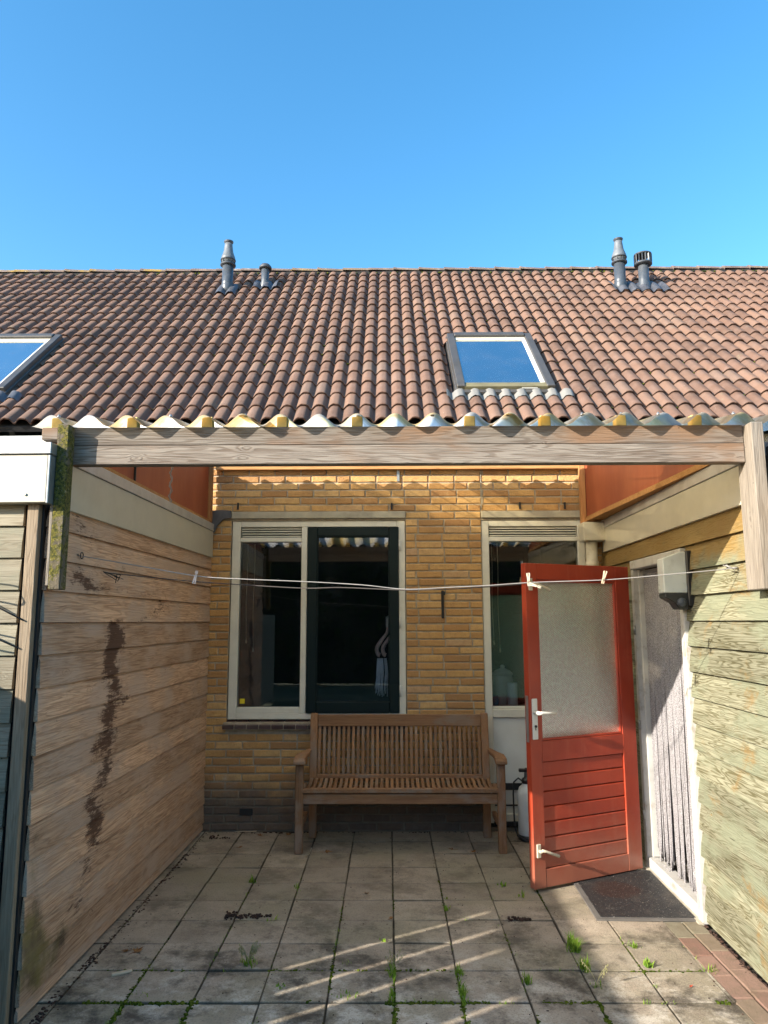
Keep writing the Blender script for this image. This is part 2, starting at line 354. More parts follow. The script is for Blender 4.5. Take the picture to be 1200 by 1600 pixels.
def m_mat():
    k = NM('black rubber mat'); o = k.obj(); x, y, z = k.sep(o)
    c = k.mix(k.mr(k.noise(o, 6, 5, .65), .5, .7), (.018, .018, .019), (.045, .04, .036))
    d = k.ma('ADD', k.ma('POWER', k.ma('SUBTRACT', x, -.05), 2), k.ma('POWER', k.ma('SUBTRACT', y, .04), 2))
    wet = k.ma('MULTIPLY', k.mr(k.ma('ADD', d, k.ma('MULTIPLY', k.ma('SUBTRACT', k.noise(o, 8, 4, .6), .5), .03)), .012, .03, 1, 0), .8)
    c = k.mix(wet, c, (.028, .013, .010))
    h = k.ma('SINE', k.ma('ADD', k.ma('MULTIPLY', y, 420), k.ma('MULTIPLY', k.noise(o, 30, 2, .5), 9)))
    c = k.mix(k.mr(k.noise(o, 130, 2, .6), .66, .72), c, (.45, .4, .35))
    return k.done(k.bsdf(c, .55, k.bump(h, .6, .004), 0, .45))

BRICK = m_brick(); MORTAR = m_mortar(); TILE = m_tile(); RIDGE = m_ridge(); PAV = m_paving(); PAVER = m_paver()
SHEET = m_sheet(); RED = m_redpaint(); GABLE = m_gable(); MOSSPOST = m_mossypost(); STRING = m_string(); MAT = m_mat()
OBSC = m_obscure()
GLASS = m_glass('window glass', (.88, .90, .92), 1.8, .02)
SKYGLASS = m_glass('roof window glass', (.75, .82, .82), 2.0, .04, .8)
CLAD_L = wood('brown weathered cladding', (.60, .425, .30), (.31, .195, .125), 1, stain=(.05, .020, .012), tint=(.42, .33, .27), tintrng=(.42, .62), ringamt=.36, knots=.8, ring=60, fine=.45, bumpst=.6, blot=(.16, .09, .055), blotrng=(.6, .8))
CLAD_F = wood('pale weathered cladding', (0.422, 0.374, 0.272), (0.245, 0.197, 0.129), 0, tint=(0.286, 0.286, 0.204), ringamt=.32, knots=.7)
CLAD_R = wood('green impregnated cladding', (.37, .355, .25), (.125, .11, .055), 1, tint=(.26, .275, .185), tintrng=(.45, .6), ringamt=.55, ring=85, knots=1.0,
              blot=(.30, .18, .06), blotrng=(.55, .7), bumpst=.7, knotcol=(.30, .21, .09), top=((.34, .20, .05), 1.9, 2.1, .75))
BEAMW = wood('grey weathered beam', (0.360, 0.312, 0.258), (0.162, 0.120, 0.090), 0, tint=(0.300, 0.168, 0.090), tintrng=(.5, .68), tintscale=.6, ringamt=.45, knots=.9, bumpst=.6)
POSTW = wood('pale post wood', (.36, .31, .25), (.19, .155, .12), 2, ringamt=.3, knots=.5)
TRIMW = wood('trim board wood', (0.390, 0.300, 0.203), (0.225, 0.158, 0.098), 2, ringamt=.3, knots=.4)
NEWW = wood('orange pine', (.52, .28, .11), (.34, .15, .05), 0, ringamt=.3, knots=.3)
NEWWZ = wood('orange pine upright', (.50, .25, .10), (.32, .14, .05), 2, ringamt=.3, knots=.3)
TEAK = wood('oiled teak', (.33, .175, .085), (.20, .095, .045), 0, rough=.65, ringamt=.25, knots=.1, fine=.4, bumpst=.25, tint=(.27, .20, .15), tintrng=(.48, .66), tintscale=2)
TEAKZ = wood('oiled teak upright', (.33, .175, .085), (.20, .095, .045), 2, rough=.65, ringamt=.25, knots=.1, fine=.4, bumpst=.25, tint=(.27, .20, .15), tintrng=(.48, .66), tintscale=2)
TEAKY = wood('oiled teak deep', (.33, .18, .09), (.21, .10, .05), 1, rough=.65, ringamt=.25, knots=.1, fine=.4, bumpst=.25, tint=(.27, .20, .15), tintrng=(.48, .66), tintscale=2)
CREAM = plain('cream fascia board', (0.629, 0.578, 0.459), .5, var=.05, dirt=(0.425, 0.374, 0.272), dirtamt=.25)
ALU = plain('dull aluminium trim', (.46, .44, .42), .45, .3, dirt=(.3, .27, .24), dirtamt=.5)
WHITE = plain('white paint', (.78, .76, .70), .45, var=.05, dirt=(.45, .4, .32), dirtamt=.35, dscale=5)
FRAMEW = plain('ivory window paint', (.70, .67, .58), .4, var=.04, dirt=(.42, .38, .3), dirtamt=.3, dscale=6)
PEEL = plain('peeling white paint', (.62, .60, .56), .6, var=.05, bump=.6, bscale=30, dirt=(.32, .25, .17), dirtamt=.75, dscale=8)
GREEN = plain('dark green sash paint', (.003, .011, .012), .55, var=.05, bump=.03, spec=.25)
CONC = plain('concrete lintel', (.40, .36, .28), .9, var=.15, bump=.6, bscale=90, dirt=(.16, .14, .11), dirtamt=.5)
SILLT = plain('glazed brown sill', (.065, .035, .034), .35, var=.3, bump=.3, dirt=(.16, .13, .11), dirtamt=.5)
PIPE = plain('slate grey plastic pipe', (.07, .085, .105), .38, var=.12, dirt=(.3, .3, .28), dirtamt=.35)
PIPED = plain('dark grey plastic', (.05, .058, .07), .5)
PIPEL = plain('light grey terminal', (.15, .17, .19), .5, dirt=(.4, .4, .38), dirtamt=.4)
LEAD = plain('lead flashing', (.10, .105, .12), .5, .4, var=.25, bump=.5, bscale=25)
LEADW = plain('white painted flashing', (.44, .42, .38), .6, dirt=(.22, .19, .15), dirtamt=.5, dscale=9)
SKFR = plain('grey roof window cladding', (.17, .16, .15), .45, .2, dirt=(.13, .11, .07), dirtamt=.55, dscale=5)
SKFRD = plain('mossy roof window sill', (.16, .14, .075), .8, dirt=(.08, .07, .03), dirtamt=.6, dscale=14)
DARK = plain('dark interior', (.022, .022, .024), .95)
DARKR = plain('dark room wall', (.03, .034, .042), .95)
BLACK = plain('black plastic', (.02, .02, .022), .4)
IRON = plain('black iron', (.018, .017, .017), .6)
STEEL = plain('galvanised steel', (.45, .45, .44), .4, .7)
BEIGEP = plain('beige plastic drain', (.60, .55, .44), .5, var=.06, dirt=(.3, .26, .19), dirtamt=.5, dscale=9)
PANELW = plain('white infill panel', (.70, .70, .66), .35, var=.03)
LAMPG = plain('frosted lamp cover', (.66, .69, .66), .3, var=.04)
SOIL = plain('dark joint soil', (.05, .043, .03), .98, var=.4, bump=1, bscale=60)
GROUND = plain('garden soil and grass', (.07, .075, .03), .98, var=.4, vscale=2, bump=1, bscale=30)
BITU = plain('bitumen roofing', (.05, .05, .052), .9, bump=.6)
YBLOCK = plain('yellow foam filler', (.78, .55, .18), .8, var=.15, bump=.6, bscale=40, dirt=(.5, .3, .08), dirtamt=.5, dscale=9)
CREAMP = plain('cream plastic', (.74, .66, .50), .4)
PEGW = plain('pale wood peg', (.66, .52, .36), .7)
CORD = plain('grey clothes line', (.50, .47, .44), .7)
CORDD = plain('dark clothes line', (.07, .06, .055), .8)
TANK = plain('milky plastic tank', (.72, .75, .74), .35, var=.03)
CERA = plain('grey ceramic', (.55, .54, .46), .5, dirt=(.2, .2, .17), dirtamt=.6, dscale=18)
CANDLE = plain('ivory candle wax', (.88, .88, .80), .5, var=.02)
TEAL = plain('teal box', (.02, .13, .16), .5)
YELL = plain('yellow sticker', (.75, .60, .02), .5, var=.02)
DEBRIS = plain('dark seed debris', (.045, .022, .014), .95, var=.5, vscale=60, bump=1)
LEAFD = m_leaf('dry brown leaf', (.20, .085, .035), (.33, .18, .08), .2)
GRASS = m_leaf('fresh grass', (.12, .24, .03), (.30, .42, .06))
GRASSD = m_leaf('pale seed stalks', (.34, .32, .14), (.5, .46, .25))
MOSS = m_leaf('joint moss', (.035, .055, .008), (.11, .13, .02), .1)
HEDGE = m_leaf('dark hedge leaf', (.012, .03, .008), (.03, .06, .015), .2)
BARK = plain('bark', (.06, .045, .03), .95, bump=1)

def tone(mt_, c):
    c = (c, c, c) if not isinstance(c, tuple) else c
    t = mt_.node_tree
    for nd in list(t.nodes):
        if nd.type == 'BSDF_PRINCIPLED':
            inp = nd.inputs['Base Color']; mx = t.nodes.new('ShaderNodeMix'); mx.data_type = 'RGBA'; mx.blend_type = 'MULTIPLY'; mx.inputs[0].default_value = 1; mx.inputs[7].default_value = c+(1,)
            if inp.links: t.links.new(inp.links[0].from_socket, mx.inputs[6])
            else: mx.inputs[6].default_value = inp.default_value
            t.links.new(mx.outputs[2], inp)
tone(TILE, (.66, .65, .62)); tone(RIDGE, .7); tone(BEAMW, .72); tone(POSTW, .72); tone(CLAD_F, .72); tone(CLAD_R, (.74, .74, .72)); tone(CREAM, .76); tone(PEEL, .75); tone(RED, (1.0, .92, .85))
tone(PAV, (1.0, .97, .96)); tone(STRING, .68); tone(LEADW, .48); tone(SKFR, .48); tone(PIPE, .8); tone(PIPEL, .8); tone(TRIMW, .75); tone(WHITE, .85); tone(MOSSPOST, (.72, .66, .6)); tone(PAVER, (.64, .70, .70))
tone(BRICK, (.94, .92, .95)); tone(MORTAR, 1.25); tone(CLAD_L, (1.12, 1.02, .93)); tone(LAMPG, .8); tone(STEEL, .8); tone(PEGW, .8); tone(CREAMP, .8); tone(CORD, .6)

# ------------------------------------------------------------------ ground
m = MB(); m.add([(-400, -400, -.06), (400, -400, -.06), (400, 400, -.06), (-400, 400, -.06)], [(0, 1, 2, 3)])
tag(m.build('ground', GROUND), kind='structure')
m = MB(); m.box(-1.62, 1.9, -3.2, 6.25, -.055, -.016); tag(m.build('joint_soil', SOIL), kind='structure')

def paving(mb, x0, x1, y0, y1, top, rng, gap=.004, bev=.005, gy=None):
    gy = gap if gy is None else gy
    x0 += gap; x1 -= gap; y0 += gy; y1 -= gy
    N = 4; xs = [x0, x0+bev]+[x0+(x1-x0)*i/N for i in range(1, N)]+[x1-bev, x1]; ys = [y0, y0+bev]+[y0+(y1-y0)*i/N for i in range(1, N)]+[y1-bev, y1]
    a, b = rng.uniform(-.012, .012), rng.uniform(-.012, .012); vs = []; ed = []
    cx, cy = (x0+x1)/2, (y0+y1)/2
    for j, y in enumerate(ys):
        for i, x in enumerate(xs):
            e = i in (0, len(xs)-1) or j in (0, len(ys)-1)
            jx = rng.uniform(-.0012, .0012)
            vs.append((x+jx, y+jx, top+a*(x-cx)+b*(y-cy)-(bev*.8 if e else 0))); ed.append(1.0 if e else (.35 if (i in (1, len(xs)-2) or j in (1, len(ys)-2)) else 0))
    W = len(xs); fs = [(j*W+i, j*W+i+1, (j+1)*W+i+1, (j+1)*W+i) for j in range(len(ys)-1) for i in range(W-1)]
    # skirts
    ring = [i for i in range(W)]+[j*W+W-1 for j in range(1, len(ys))]+[(len(ys)-1)*W+i for i in range(W-2, -1, -1)]+[j*W for j in range(len(ys)-2, 0, -1)]
    nb = len(vs)
    for i in ring: vs.append((vs[i][0], vs[i][1], -.045)); ed.append(1)
    L = len(ring); fs += [(ring[i], nb+i, nb+(i+1) % L, ring[(i+1) % L]) for i in range(L)]
    mb.add(vs, fs, rng.random()); mb.a.setdefault('edge', []).extend(ed)
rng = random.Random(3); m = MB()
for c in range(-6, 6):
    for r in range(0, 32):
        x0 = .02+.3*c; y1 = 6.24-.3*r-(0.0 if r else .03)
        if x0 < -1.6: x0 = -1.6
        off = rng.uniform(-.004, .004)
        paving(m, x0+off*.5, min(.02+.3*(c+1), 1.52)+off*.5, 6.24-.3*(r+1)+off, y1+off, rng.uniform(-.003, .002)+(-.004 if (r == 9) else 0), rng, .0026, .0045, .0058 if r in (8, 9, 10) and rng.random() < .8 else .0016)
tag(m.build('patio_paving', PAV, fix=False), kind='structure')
m = MB(); rng = random.Random(5)
for i in range(-1, 75):
    y = 4.42-.105*i
    for j, (xa, xb) in enumerate(((1.525, 1.63), (1.632, 1.735))):
        yy = y-(.05 if j else 0)
        if i % 2 == j: paving(m, xa, xb, yy-.21, min(yy, 4.42), rng.uniform(-.003, .003), rng, .003, .004)
tag(m.build('clay_paver_strip', PAVER, fix=False), kind='structure')
m = MB(); m.box(1.525, 1.80, 4.425, 6.2, -.05, -.004); tag(m.build('concrete_strip', CONC), kind='structure')

# ------------------------------------------------------------------ row house
house = thing('row_house', 'yellow brick row house with long brown tiled roof and ivory windows behind the patio', 'house', (0, 6.2, 0))
HY = 6.2
def HB(mb, x0, x1, y0, y1, z0, z1, rnd=None): mb.box(x0, x1, y0-HY, y1-HY, z0, z1, rnd)
OPEN = [(-1.335, .145, .80, 2.515), (.787, 1.668, 0.03, 2.515)]
m = MB()
F0 = 6.209
HB(m, -9, OPEN[0][0], F0, 6.42, 0, 3.26); HB(m, OPEN[0][1], OPEN[1][0], F0, 6.42, 0, 3.26); HB(m, OPEN[1][1], 9, F0, 6.42, 0, 3.26)
HB(m, OPEN[0][0], OPEN[0][1], F0, 6.42, 0, .80); HB(m, OPEN[0][0], OPEN[0][1], F0, 6.42, 2.515, 3.26); HB(m, OPEN[1][0], OPEN[1][1], F0, 6.42, 2.515, 3.26); HB(m, OPEN[1][0], OPEN[1][1], F0, 6.42, 0, .03)
m.build('wall', MORTAR, house)
m = MB(); rng = random.Random(11)
cuts = [(-1.335, .145, .785, 2.59), (.787, 1.668, -1, 2.59)]
def brick(x0, x1, z0, z1):
    for (a, b, c, d) in cuts:
        if z1 > c+.004 and z0 < d-.004 and x1 > a and x0 < b:
            out = False
            if x0 < a-.03: brick(x0, a-.004, z0, z1)
            if x1 > b+.03: brick(b+.004, x1, z0, z1)
            return
    if x1-x0 < .025: return
    j = .0024; e = .0045
    fy = rng.uniform(-.002, .002)
    xs = (x0, x0+e, x1-e, x1); zs = (z0, z0+e, z1-e, z1); vs = []
    for y, ii in ((.014, 0), (fy+.004, 0), (fy, 1)):
        for (xx, zz) in ((xs[ii], zs[ii]), (xs[3-ii], zs[ii]), (xs[3-ii], zs[3-ii]), (xs[ii], zs[3-ii])):
            vs.append((xx+rng.uniform(-j, j), y, zz+rng.uniform(-j, j)))
    m.add(vs, [(8, 9, 10, 11)]+[(4*l+i, 4*l+(i+1) % 4, 4*l+4+(i+1) % 4, 4*l+4+i) for l in (0, 1) for i in range(4)], rng.random())
n = 0; z = .012
while z < 3.2:
    x = -2.1+[0, .11, .02, .13][n % 4]
    while x < 2.3:
        L = .21
        if rng.random() < .03: L = .10
        if x < .791 < x+L and z > 2.59: brick(x, .786, z, z+.0505); brick(.796, x+L, z, z+.0505)
        else: brick(x, x+L, z, z+.0505)
        x += L+.0125
    z += .0630; n += 1
m.build('brick_facing', BRICK, house)
for x, z in ((.028, 2.636), (-1.283, 2.641), (1.118, 2.638), (1.5, 2.636)):
    m = MB(); HB(m, x-.007, x+.007, 6.188, 6.2035, z-.03, z+.028); m.build('weep_hole', IRON, house)
m = MB(); HB(m, -1.205, -1.10, 6.193, 6.2035, .13, .18); m.build('air_vent', IRON, house)
m = MB(); HB(m, .450-.4, 1.0-.4, 6.193, 6.2035, .32, .372); 
m.build('air_vent', IRON, house).location = (.55, 0, 0)
m = MB(); HB(m, -1.335, .145, 6.185, 6.32, 2.532, 2.592); m.build('lintel', CONC, house, .004)
m = MB(); HB(m, .787, 1.668, 6.185, 6.32, 2.532, 2.592); m.build('lintel', CONC, house, .004)
m = MB()
pts = [(-1.50, 2.60), (-1.42, 2.605), (-1.335, 2.60), (-1.337, 2.535), (-1.40, 2.525), (-1.45, 2.47), (-1.47, 2.42), (-1.50, 2.40)]
m.prism([(x, z) for x, z in pts], -.03, -.004, 'y'); o = m.build('lead_flashing', LEAD, house, .003)
m = MB(); HB(m, .45-.011, .45+.011, 6.185, 6.2, 1.69, 1.92); HB(m, .45-.004, .45+.02, 6.165, 6.186, 1.88, 1.91); m.build('shutter_hook', IRON, house, .003)
m = MB(); HB(m, .073, .095, 6.19, 6.1965, 2.85, 3.02); m.build('metal_bracket', STEEL, house)
m = MB(); HB(m, -1.47, 1.62, 6.14, 6.186, 2.948, 3.01); m.build('wall_plate', NEWW, house)
m = MB()
for z in (.50, 2.1):
    m.tube([(.791, -.004+random.uniform(-.001, .001), 2.60+i*.05) for i in range(10)], .0035, 5)
    break
m.build('sealant_joint', CONC, house)

# windows ---------------------------------------------------
def frame_rect(mb, x0, x1, z0, z1, w, y0, y1, wb=None, wt=None):
    wb = wb or w; wt = wt or w
    HB(mb, x0, x0+w, y0, y1, z0, z1); HB(mb, x1-w, x1, y0, y1, z0, z1)
    HB(mb, x0+w, x1-w, y0+.0005, y1-.0005, z0, z0+wb); HB(mb, x0+w, x1-w, y0+.0005, y1-.0005, z1-wt, z1)
def vent(parent, x0, x1, z0, z1):
    g = MB(); HB(g, x0, x1, 6.245, 6.25, z0, z1); g.build('grille_back', DARK, parent)
    g = MB(); n = 4; h = (z1-z0)/n
    for i in range(n):
        zc = z0+h*(i+.5); yb = 6.222-HY
        g.add([(x0, yb, zc-h*.30), (x1, yb, zc-h*.30), (x1, yb+.02, zc+h*.34), (x0, yb+.02, zc+h*.34), (x0, yb+.003, zc-h*.36), (x1, yb+.003, zc-h*.36), (x1, yb+.022, zc+h*.28), (x0, yb+.022, zc+h*.28)],
              [(0, 1, 2, 3), (7, 6, 5, 4), (0, 4, 5, 1), (3, 2, 6, 7)])
    g.build('vent_grille', FRAMEW, parent)
def cords(parent, xs, ztop, zbots, y):
    for x, zb in zip(xs, zbots):
        g = MB(); g.tube([(x+.004*math.sin(i*1.3), y-HY, ztop+(zb-ztop)*i/6) for i in range(7)], .0022, 6); g.lathe([(.003, 0), (.007, -.02), (.006, -.035)], 10, (x+.004*math.sin(7.8), y-HY, zb)); g.build('blind_cord', CREAMP, parent)
m = MB(); frame_rect(m, -1.328, .140, .872, 2.512, .07, 6.215, 6.30, .048, .05)
HB(m, -.738, -.688, 6.2145, 6.30, .92, 2.462)
HB(m, -1.258, -.738, 6.2165, 6.28, .92, .968); HB(m, -1.258, -.738, 6.2165, 6.28, 2.335, 2.372)
w1 = m.build('window', FRAMEW, house, .004)
vent(w1, -1.250, -.742, 2.374, 2.460)
m = MB(); HB(m, -1.258, -.738, 6.246, 6.252, .968, 2.335); m.build('pane', GLASS, w1)
m = MB(); frame_rect(m, -.684, .086, .922, 2.460, .082, 6.200, 6.262, .09, .08); m.build('sash', GREEN, w1, .005)
m = MB(); frame_rect(m, -.600, .002, 1.014, 2.378, .006, 6.206, 6.22); m.build('glazing_bead', FRAMEW if False else GREEN, w1)
m = MB(); HB(m, -.598, 0.0, 6.228, 6.234, 1.015, 2.377); m.build('pane', GLASS, w1)
for z in (2.30, 1.66, 1.10):
    m = MB(); m.lathe([(.006, -.045), (.006, .045)], 10, (.092, -.002, z)); HB(m, .09, .112, 6.205, 6.213, z-.04, z+.04); m.build('hinge', WHITE, w1)
m = MB(); HB(m, -1.235, -1.195, 6.2425, 6.2435, .995, 1.035); m.build('sticker', YELL, w1, .003)
cords(w1, (-1.215, -1.155), 2.33, (1.52, 1.45), 6.33)
m = MB(); L = 1.50; nb = 15
for i in range(nb):
    xa = -1.36+i*L/nb
    vs = [(xa+.003, -.045, .800), (xa+L/nb-.003, -.045, .800), (xa+L/nb-.003, -.045, .835), (xa+.003, -.045, .835), (xa+.003, .05, .822), (xa+L/nb-.003, .05, .822), (xa+L/nb-.003, .05, .868), (xa+.003, .05, .868)]
    m.add(vs, [(0, 1, 2, 3), (3, 2, 6, 7), (0, 4, 5, 1), (0, 3, 7, 4), (1, 5, 6, 2), (4, 7, 6, 5)])
m.build('window_sill', SILLT, w1, .004)
m = MB(); HB(m, -1.35, .15, 6.165, 6.24, .795, .853); m.build('sill_mortar', MORTAR, w1)
# second window with white panel
m = MB(); frame_rect(m, .789, 1.664, .06, 2.512, .062, 6.215, 6.30, .07, .05)
HB(m, .851, 1.602, 6.2135, 6.30, .884, .95); HB(m, .851, 1.602, 6.2165, 6.28, 2.335, 2.372); HB(m, .851, 1.602, 6.222, 6.28, .95, .972)
w2 = m.build('window', FRAMEW, house, .004)
vent(w2, .858, 1.598, 2.374, 2.460)
m = MB(); HB(m, .851, 1.602, 6.246, 6.252, .972, 2.335); m.build('pane', GLASS, w2)
m = MB(); HB(m, .851, 1.602, 6.235, 6.252, .13, .884); m.build('infill_panel', PANELW, w2)
m = MB(); HB(m, .84, 1.61, 6.19, 6.215, .045, .075); HB(m, .851, 1.602, 6.225, 6.234, .19, .2); m.build('weather_bar', IRON, w2)
cords(w2, (.885, .935), 2.33, (1.50, 1.44), 6.33)
# drain
m = MB(); HB(m, 1.596, 1.775, 5.99, 6.15, 2.315, 2.468); m.build('drain_hopper', BEIGEP, house, .006)
m = MB(); m.tube([(1.68, 6.08-HY, 2.32), (1.68, 6.08-HY, 0.0)], .047, 20); m.lathe([(.053, 0), (.053, .05)], 20, (1.68, 6.08-HY, 2.10)); m.build('drainpipe', BEIGEP, house)
# dark rooms
m = MB()
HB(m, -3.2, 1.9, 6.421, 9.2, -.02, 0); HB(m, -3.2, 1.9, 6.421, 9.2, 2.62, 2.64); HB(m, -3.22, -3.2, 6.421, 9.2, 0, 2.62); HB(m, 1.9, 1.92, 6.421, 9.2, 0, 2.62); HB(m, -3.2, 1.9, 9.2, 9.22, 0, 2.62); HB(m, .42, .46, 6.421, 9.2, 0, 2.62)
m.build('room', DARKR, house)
m = MB(); HB(m, -1.34, .15, 6.30, 6.55, .885, .915); HB(m, .79, 1.66, 6.30, 6.6, .925, .952); m.build('inner_sill', plain('dark inner sill', (.10, .10, .11), .4), house)

# roof --------------------------------------------------------
EY, EZ = 6.0, 3.295; RY, RZ = 9.53, 6.375
SL = math.hypot(RY-EY, RZ-EZ); Uy, Uz = (RY-EY)/SL, (RZ-EZ)/SL; Ny, Nz = -Uz, Uy
def RP(x, s, h): return (x, EY+Uy*s+Ny*h-HY, EZ+Uz*s+Nz*h)
def wavef(u):
    u = (u+.03) % 1
    if u < .40: return math.sin(math.pi/2*u/.40)**.9
    if u < .60: return 1-.05*((u-.40)/.2)**2
    if u < .88: return .95*math.cos(math.pi/2*(u-.60)/.28)**.8
    return 0.0
def s_of(y): return (y-EY)/Uy
WV = .1375; ROWS = 18; G = SL/ROWS; TW = 2*WV; NS = 12
SK = [(.62, 1.50, s_of(6.39), s_of(7.47)), (-4.34, -3.45, s_of(6.39), s_of(7.49))]
rng = random.Random(21); m = MB(); edge = []
nt = 60; X0 = -8.25+.03
for r in range(ROWS):
    for c in range(nt):
        x0 = X0+c*TW; s0 = r*G; skip = False
        for (a, b, sa, sb) in SK:
            if a+.03 < x0+TW*.5 < b-.03 and sa+.02 < s0+G*.5 < sb-.02: skip = True
        if skip: continue
        ds = rng.uniform(-.007, .007)+(-.03 if rng.random() < .008 else 0); dh = rng.uniform(0, .004); tl = rng.uniform(-.01, .01)
        Lt = G+.03; n2 = NS*2
        prof = []
        for i in range(n2+1):
            u = i/n2; cw = .5-.5*math.cos(2*math.pi*(u*2)); p = .046*wavef(u*2)
            p += .006*(1-u) + (-.003 if i == n2 else 0)
            prof.append((x0+u*(TW+.004), p))
        vs = []; ee = []
        for (s, hb, e) in ((s0+ds, .0245, 1), (s0+ds+.014, .026, 0), (s0+ds+Lt*.5, .015, 0), (s0+ds+Lt, .003, 0)):
            for i, (x, p) in enumerate(prof):
                wob = rng.uniform(-.0022, .0022) if e else 0
                vs.append(RP(x, s+wob+tl*(x-x0), hb+p+dh)); ee.append(rng.uniform(.55, 1) if e else (.5 if i in (0, n2) else 0))
        for i, (x, p) in enumerate(prof): vs.append(RP(x, s0+ds+.004+tl*(x-x0), .026+p+dh-.017)); ee.append(1)
        vs += [RP(x0, s0+ds+.004, .012), RP(x0, s0+ds+Lt, -.008)]; ee += [1, 1]
        W = n2+1; fs = [(j*W+i, j*W+i+1, (j+1)*W+i+1, (j+1)*W+i) for j in range(3) for i in range(n2)]
        fs += [(4*W+i, 4*W+i+1, i+1, i) for i in range(n2)]
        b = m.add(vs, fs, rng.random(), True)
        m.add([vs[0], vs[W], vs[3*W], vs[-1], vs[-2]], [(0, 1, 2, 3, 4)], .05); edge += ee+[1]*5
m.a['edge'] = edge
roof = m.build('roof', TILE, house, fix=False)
# dark underlay, soffit and the rear slope
m = MB()
def slab(x0, x1, s0, s1, h0, h1): 
    vs = [RP(x, s, h) for h in (h0, h1) for s in (s0, s1) for x in (x0, x1)]
    m.add(vs, [(0, 2, 3, 1), (4, 5, 7, 6), (0, 1, 5, 4), (2, 6, 7, 3), (0, 4, 6, 2), (1, 3, 7, 5)])
a1, b1, sa, sb = SK[1]; a0, b0, sa0, sb0 = SK[0]; i_ = .07
slab(-8.2, 8.2, .02, sa+i_, -.06, -.012); slab(-8.2, 8.2, sb-i_, SL, -.06, -.012)
slab(-8.2, a1+i_, sa+i_, sb-i_, -.06, -.012); slab(b1-i_, a0+i_, sa+i_, sb-i_, -.06, -.012); slab(b0-i_, 8.2, sa+i_, sb-i_, -.06, -.012)
m.add([(-8.2, RY-HY, RZ), (8.2, RY-HY, RZ), (8.2, RY+3.5-HY, EZ), (-8.2, RY+3.5-HY, EZ)], [(0, 1, 2, 3)])
m.build('underlay', DARK, roof)
m = MB(); x = -8.2; rng = random.Random(8); PL = .345
while x < 8.2:
    L = PL+.03; vs = []; t = rng.uniform(-.006, .006)
    for e, (xx, rr) in enumerate(((x, .118), (x+.05, .112), (x+L, .095))):
        for i in range(9):
            an = math.pi*i/8; vs.append((xx, RY-HY+.0+rr*1.12*math.cos(an), RZ+.012+rr*.62*math.sin(an)+t*(e-1)+rng.uniform(-.002, .002)))
    base = len(vs)
    for i in range(9):
        v = vs[i]; vs.append((v[0], (v[1]-(RY-HY))*.85+(RY-HY), v[2]-.016))
    m.add(vs, [(j*9+i, j*9+i+1, (j+1)*9+i+1, (j+1)*9+i) for j in (0, 1) for i in range(8)]+[(base+i, base+i+1, i+1, i) for i in range(8)], rng.random(), False)
    x += PL
m.build('ridge', RIDGE, roof, fix=False)
m = MB(); m.box(-8.2, 8.2, RY-HY-.10, RY-HY-.02, RZ-.09, RZ+.015); m.build('ridge_shadow_strip', DARK, roof)  # dark strip stands in for the shadow line under the ridge tiles
# moss line along the ridge foot and eave
rng = random.Random(4)
m = MB()
for i in range(420):
    x = rng.uniform(-8, 8); s = SL-.10+rng.uniform(-.03, .03); p = RP(x, s, .05); r_ = rng.uniform(.006, .016)
    m.lathe([(r_, 0), (r_*.7, r_*.8), (r_*.1, r_)], 5, p, smooth=False)
for i in range(700):
    c_ = rng.randrange(0, nt*2); x = X0+(c_+.93)*WV+rng.gauss(0, .008); s = rng.randrange(1, ROWS)*G+rng.uniform(-.01, .012)
    if any(a-.05 < x < b+.05 and sa-.1 < s < sb+.1 for a, b, sa, sb in SK) or mnoise.noise(Vector((x*.8, s*.8, 2))) < -.05: continue
    p = RP(x, s, .028); r_ = rng.uniform(.004, .011); m.lathe([(r_, 0), (r_*.7, r_*.8), (r_*.1, r_)], 5, p, smooth=False)
tag(m.build('roof_moss', MOSS, roof, fix=False), kind='stuff')

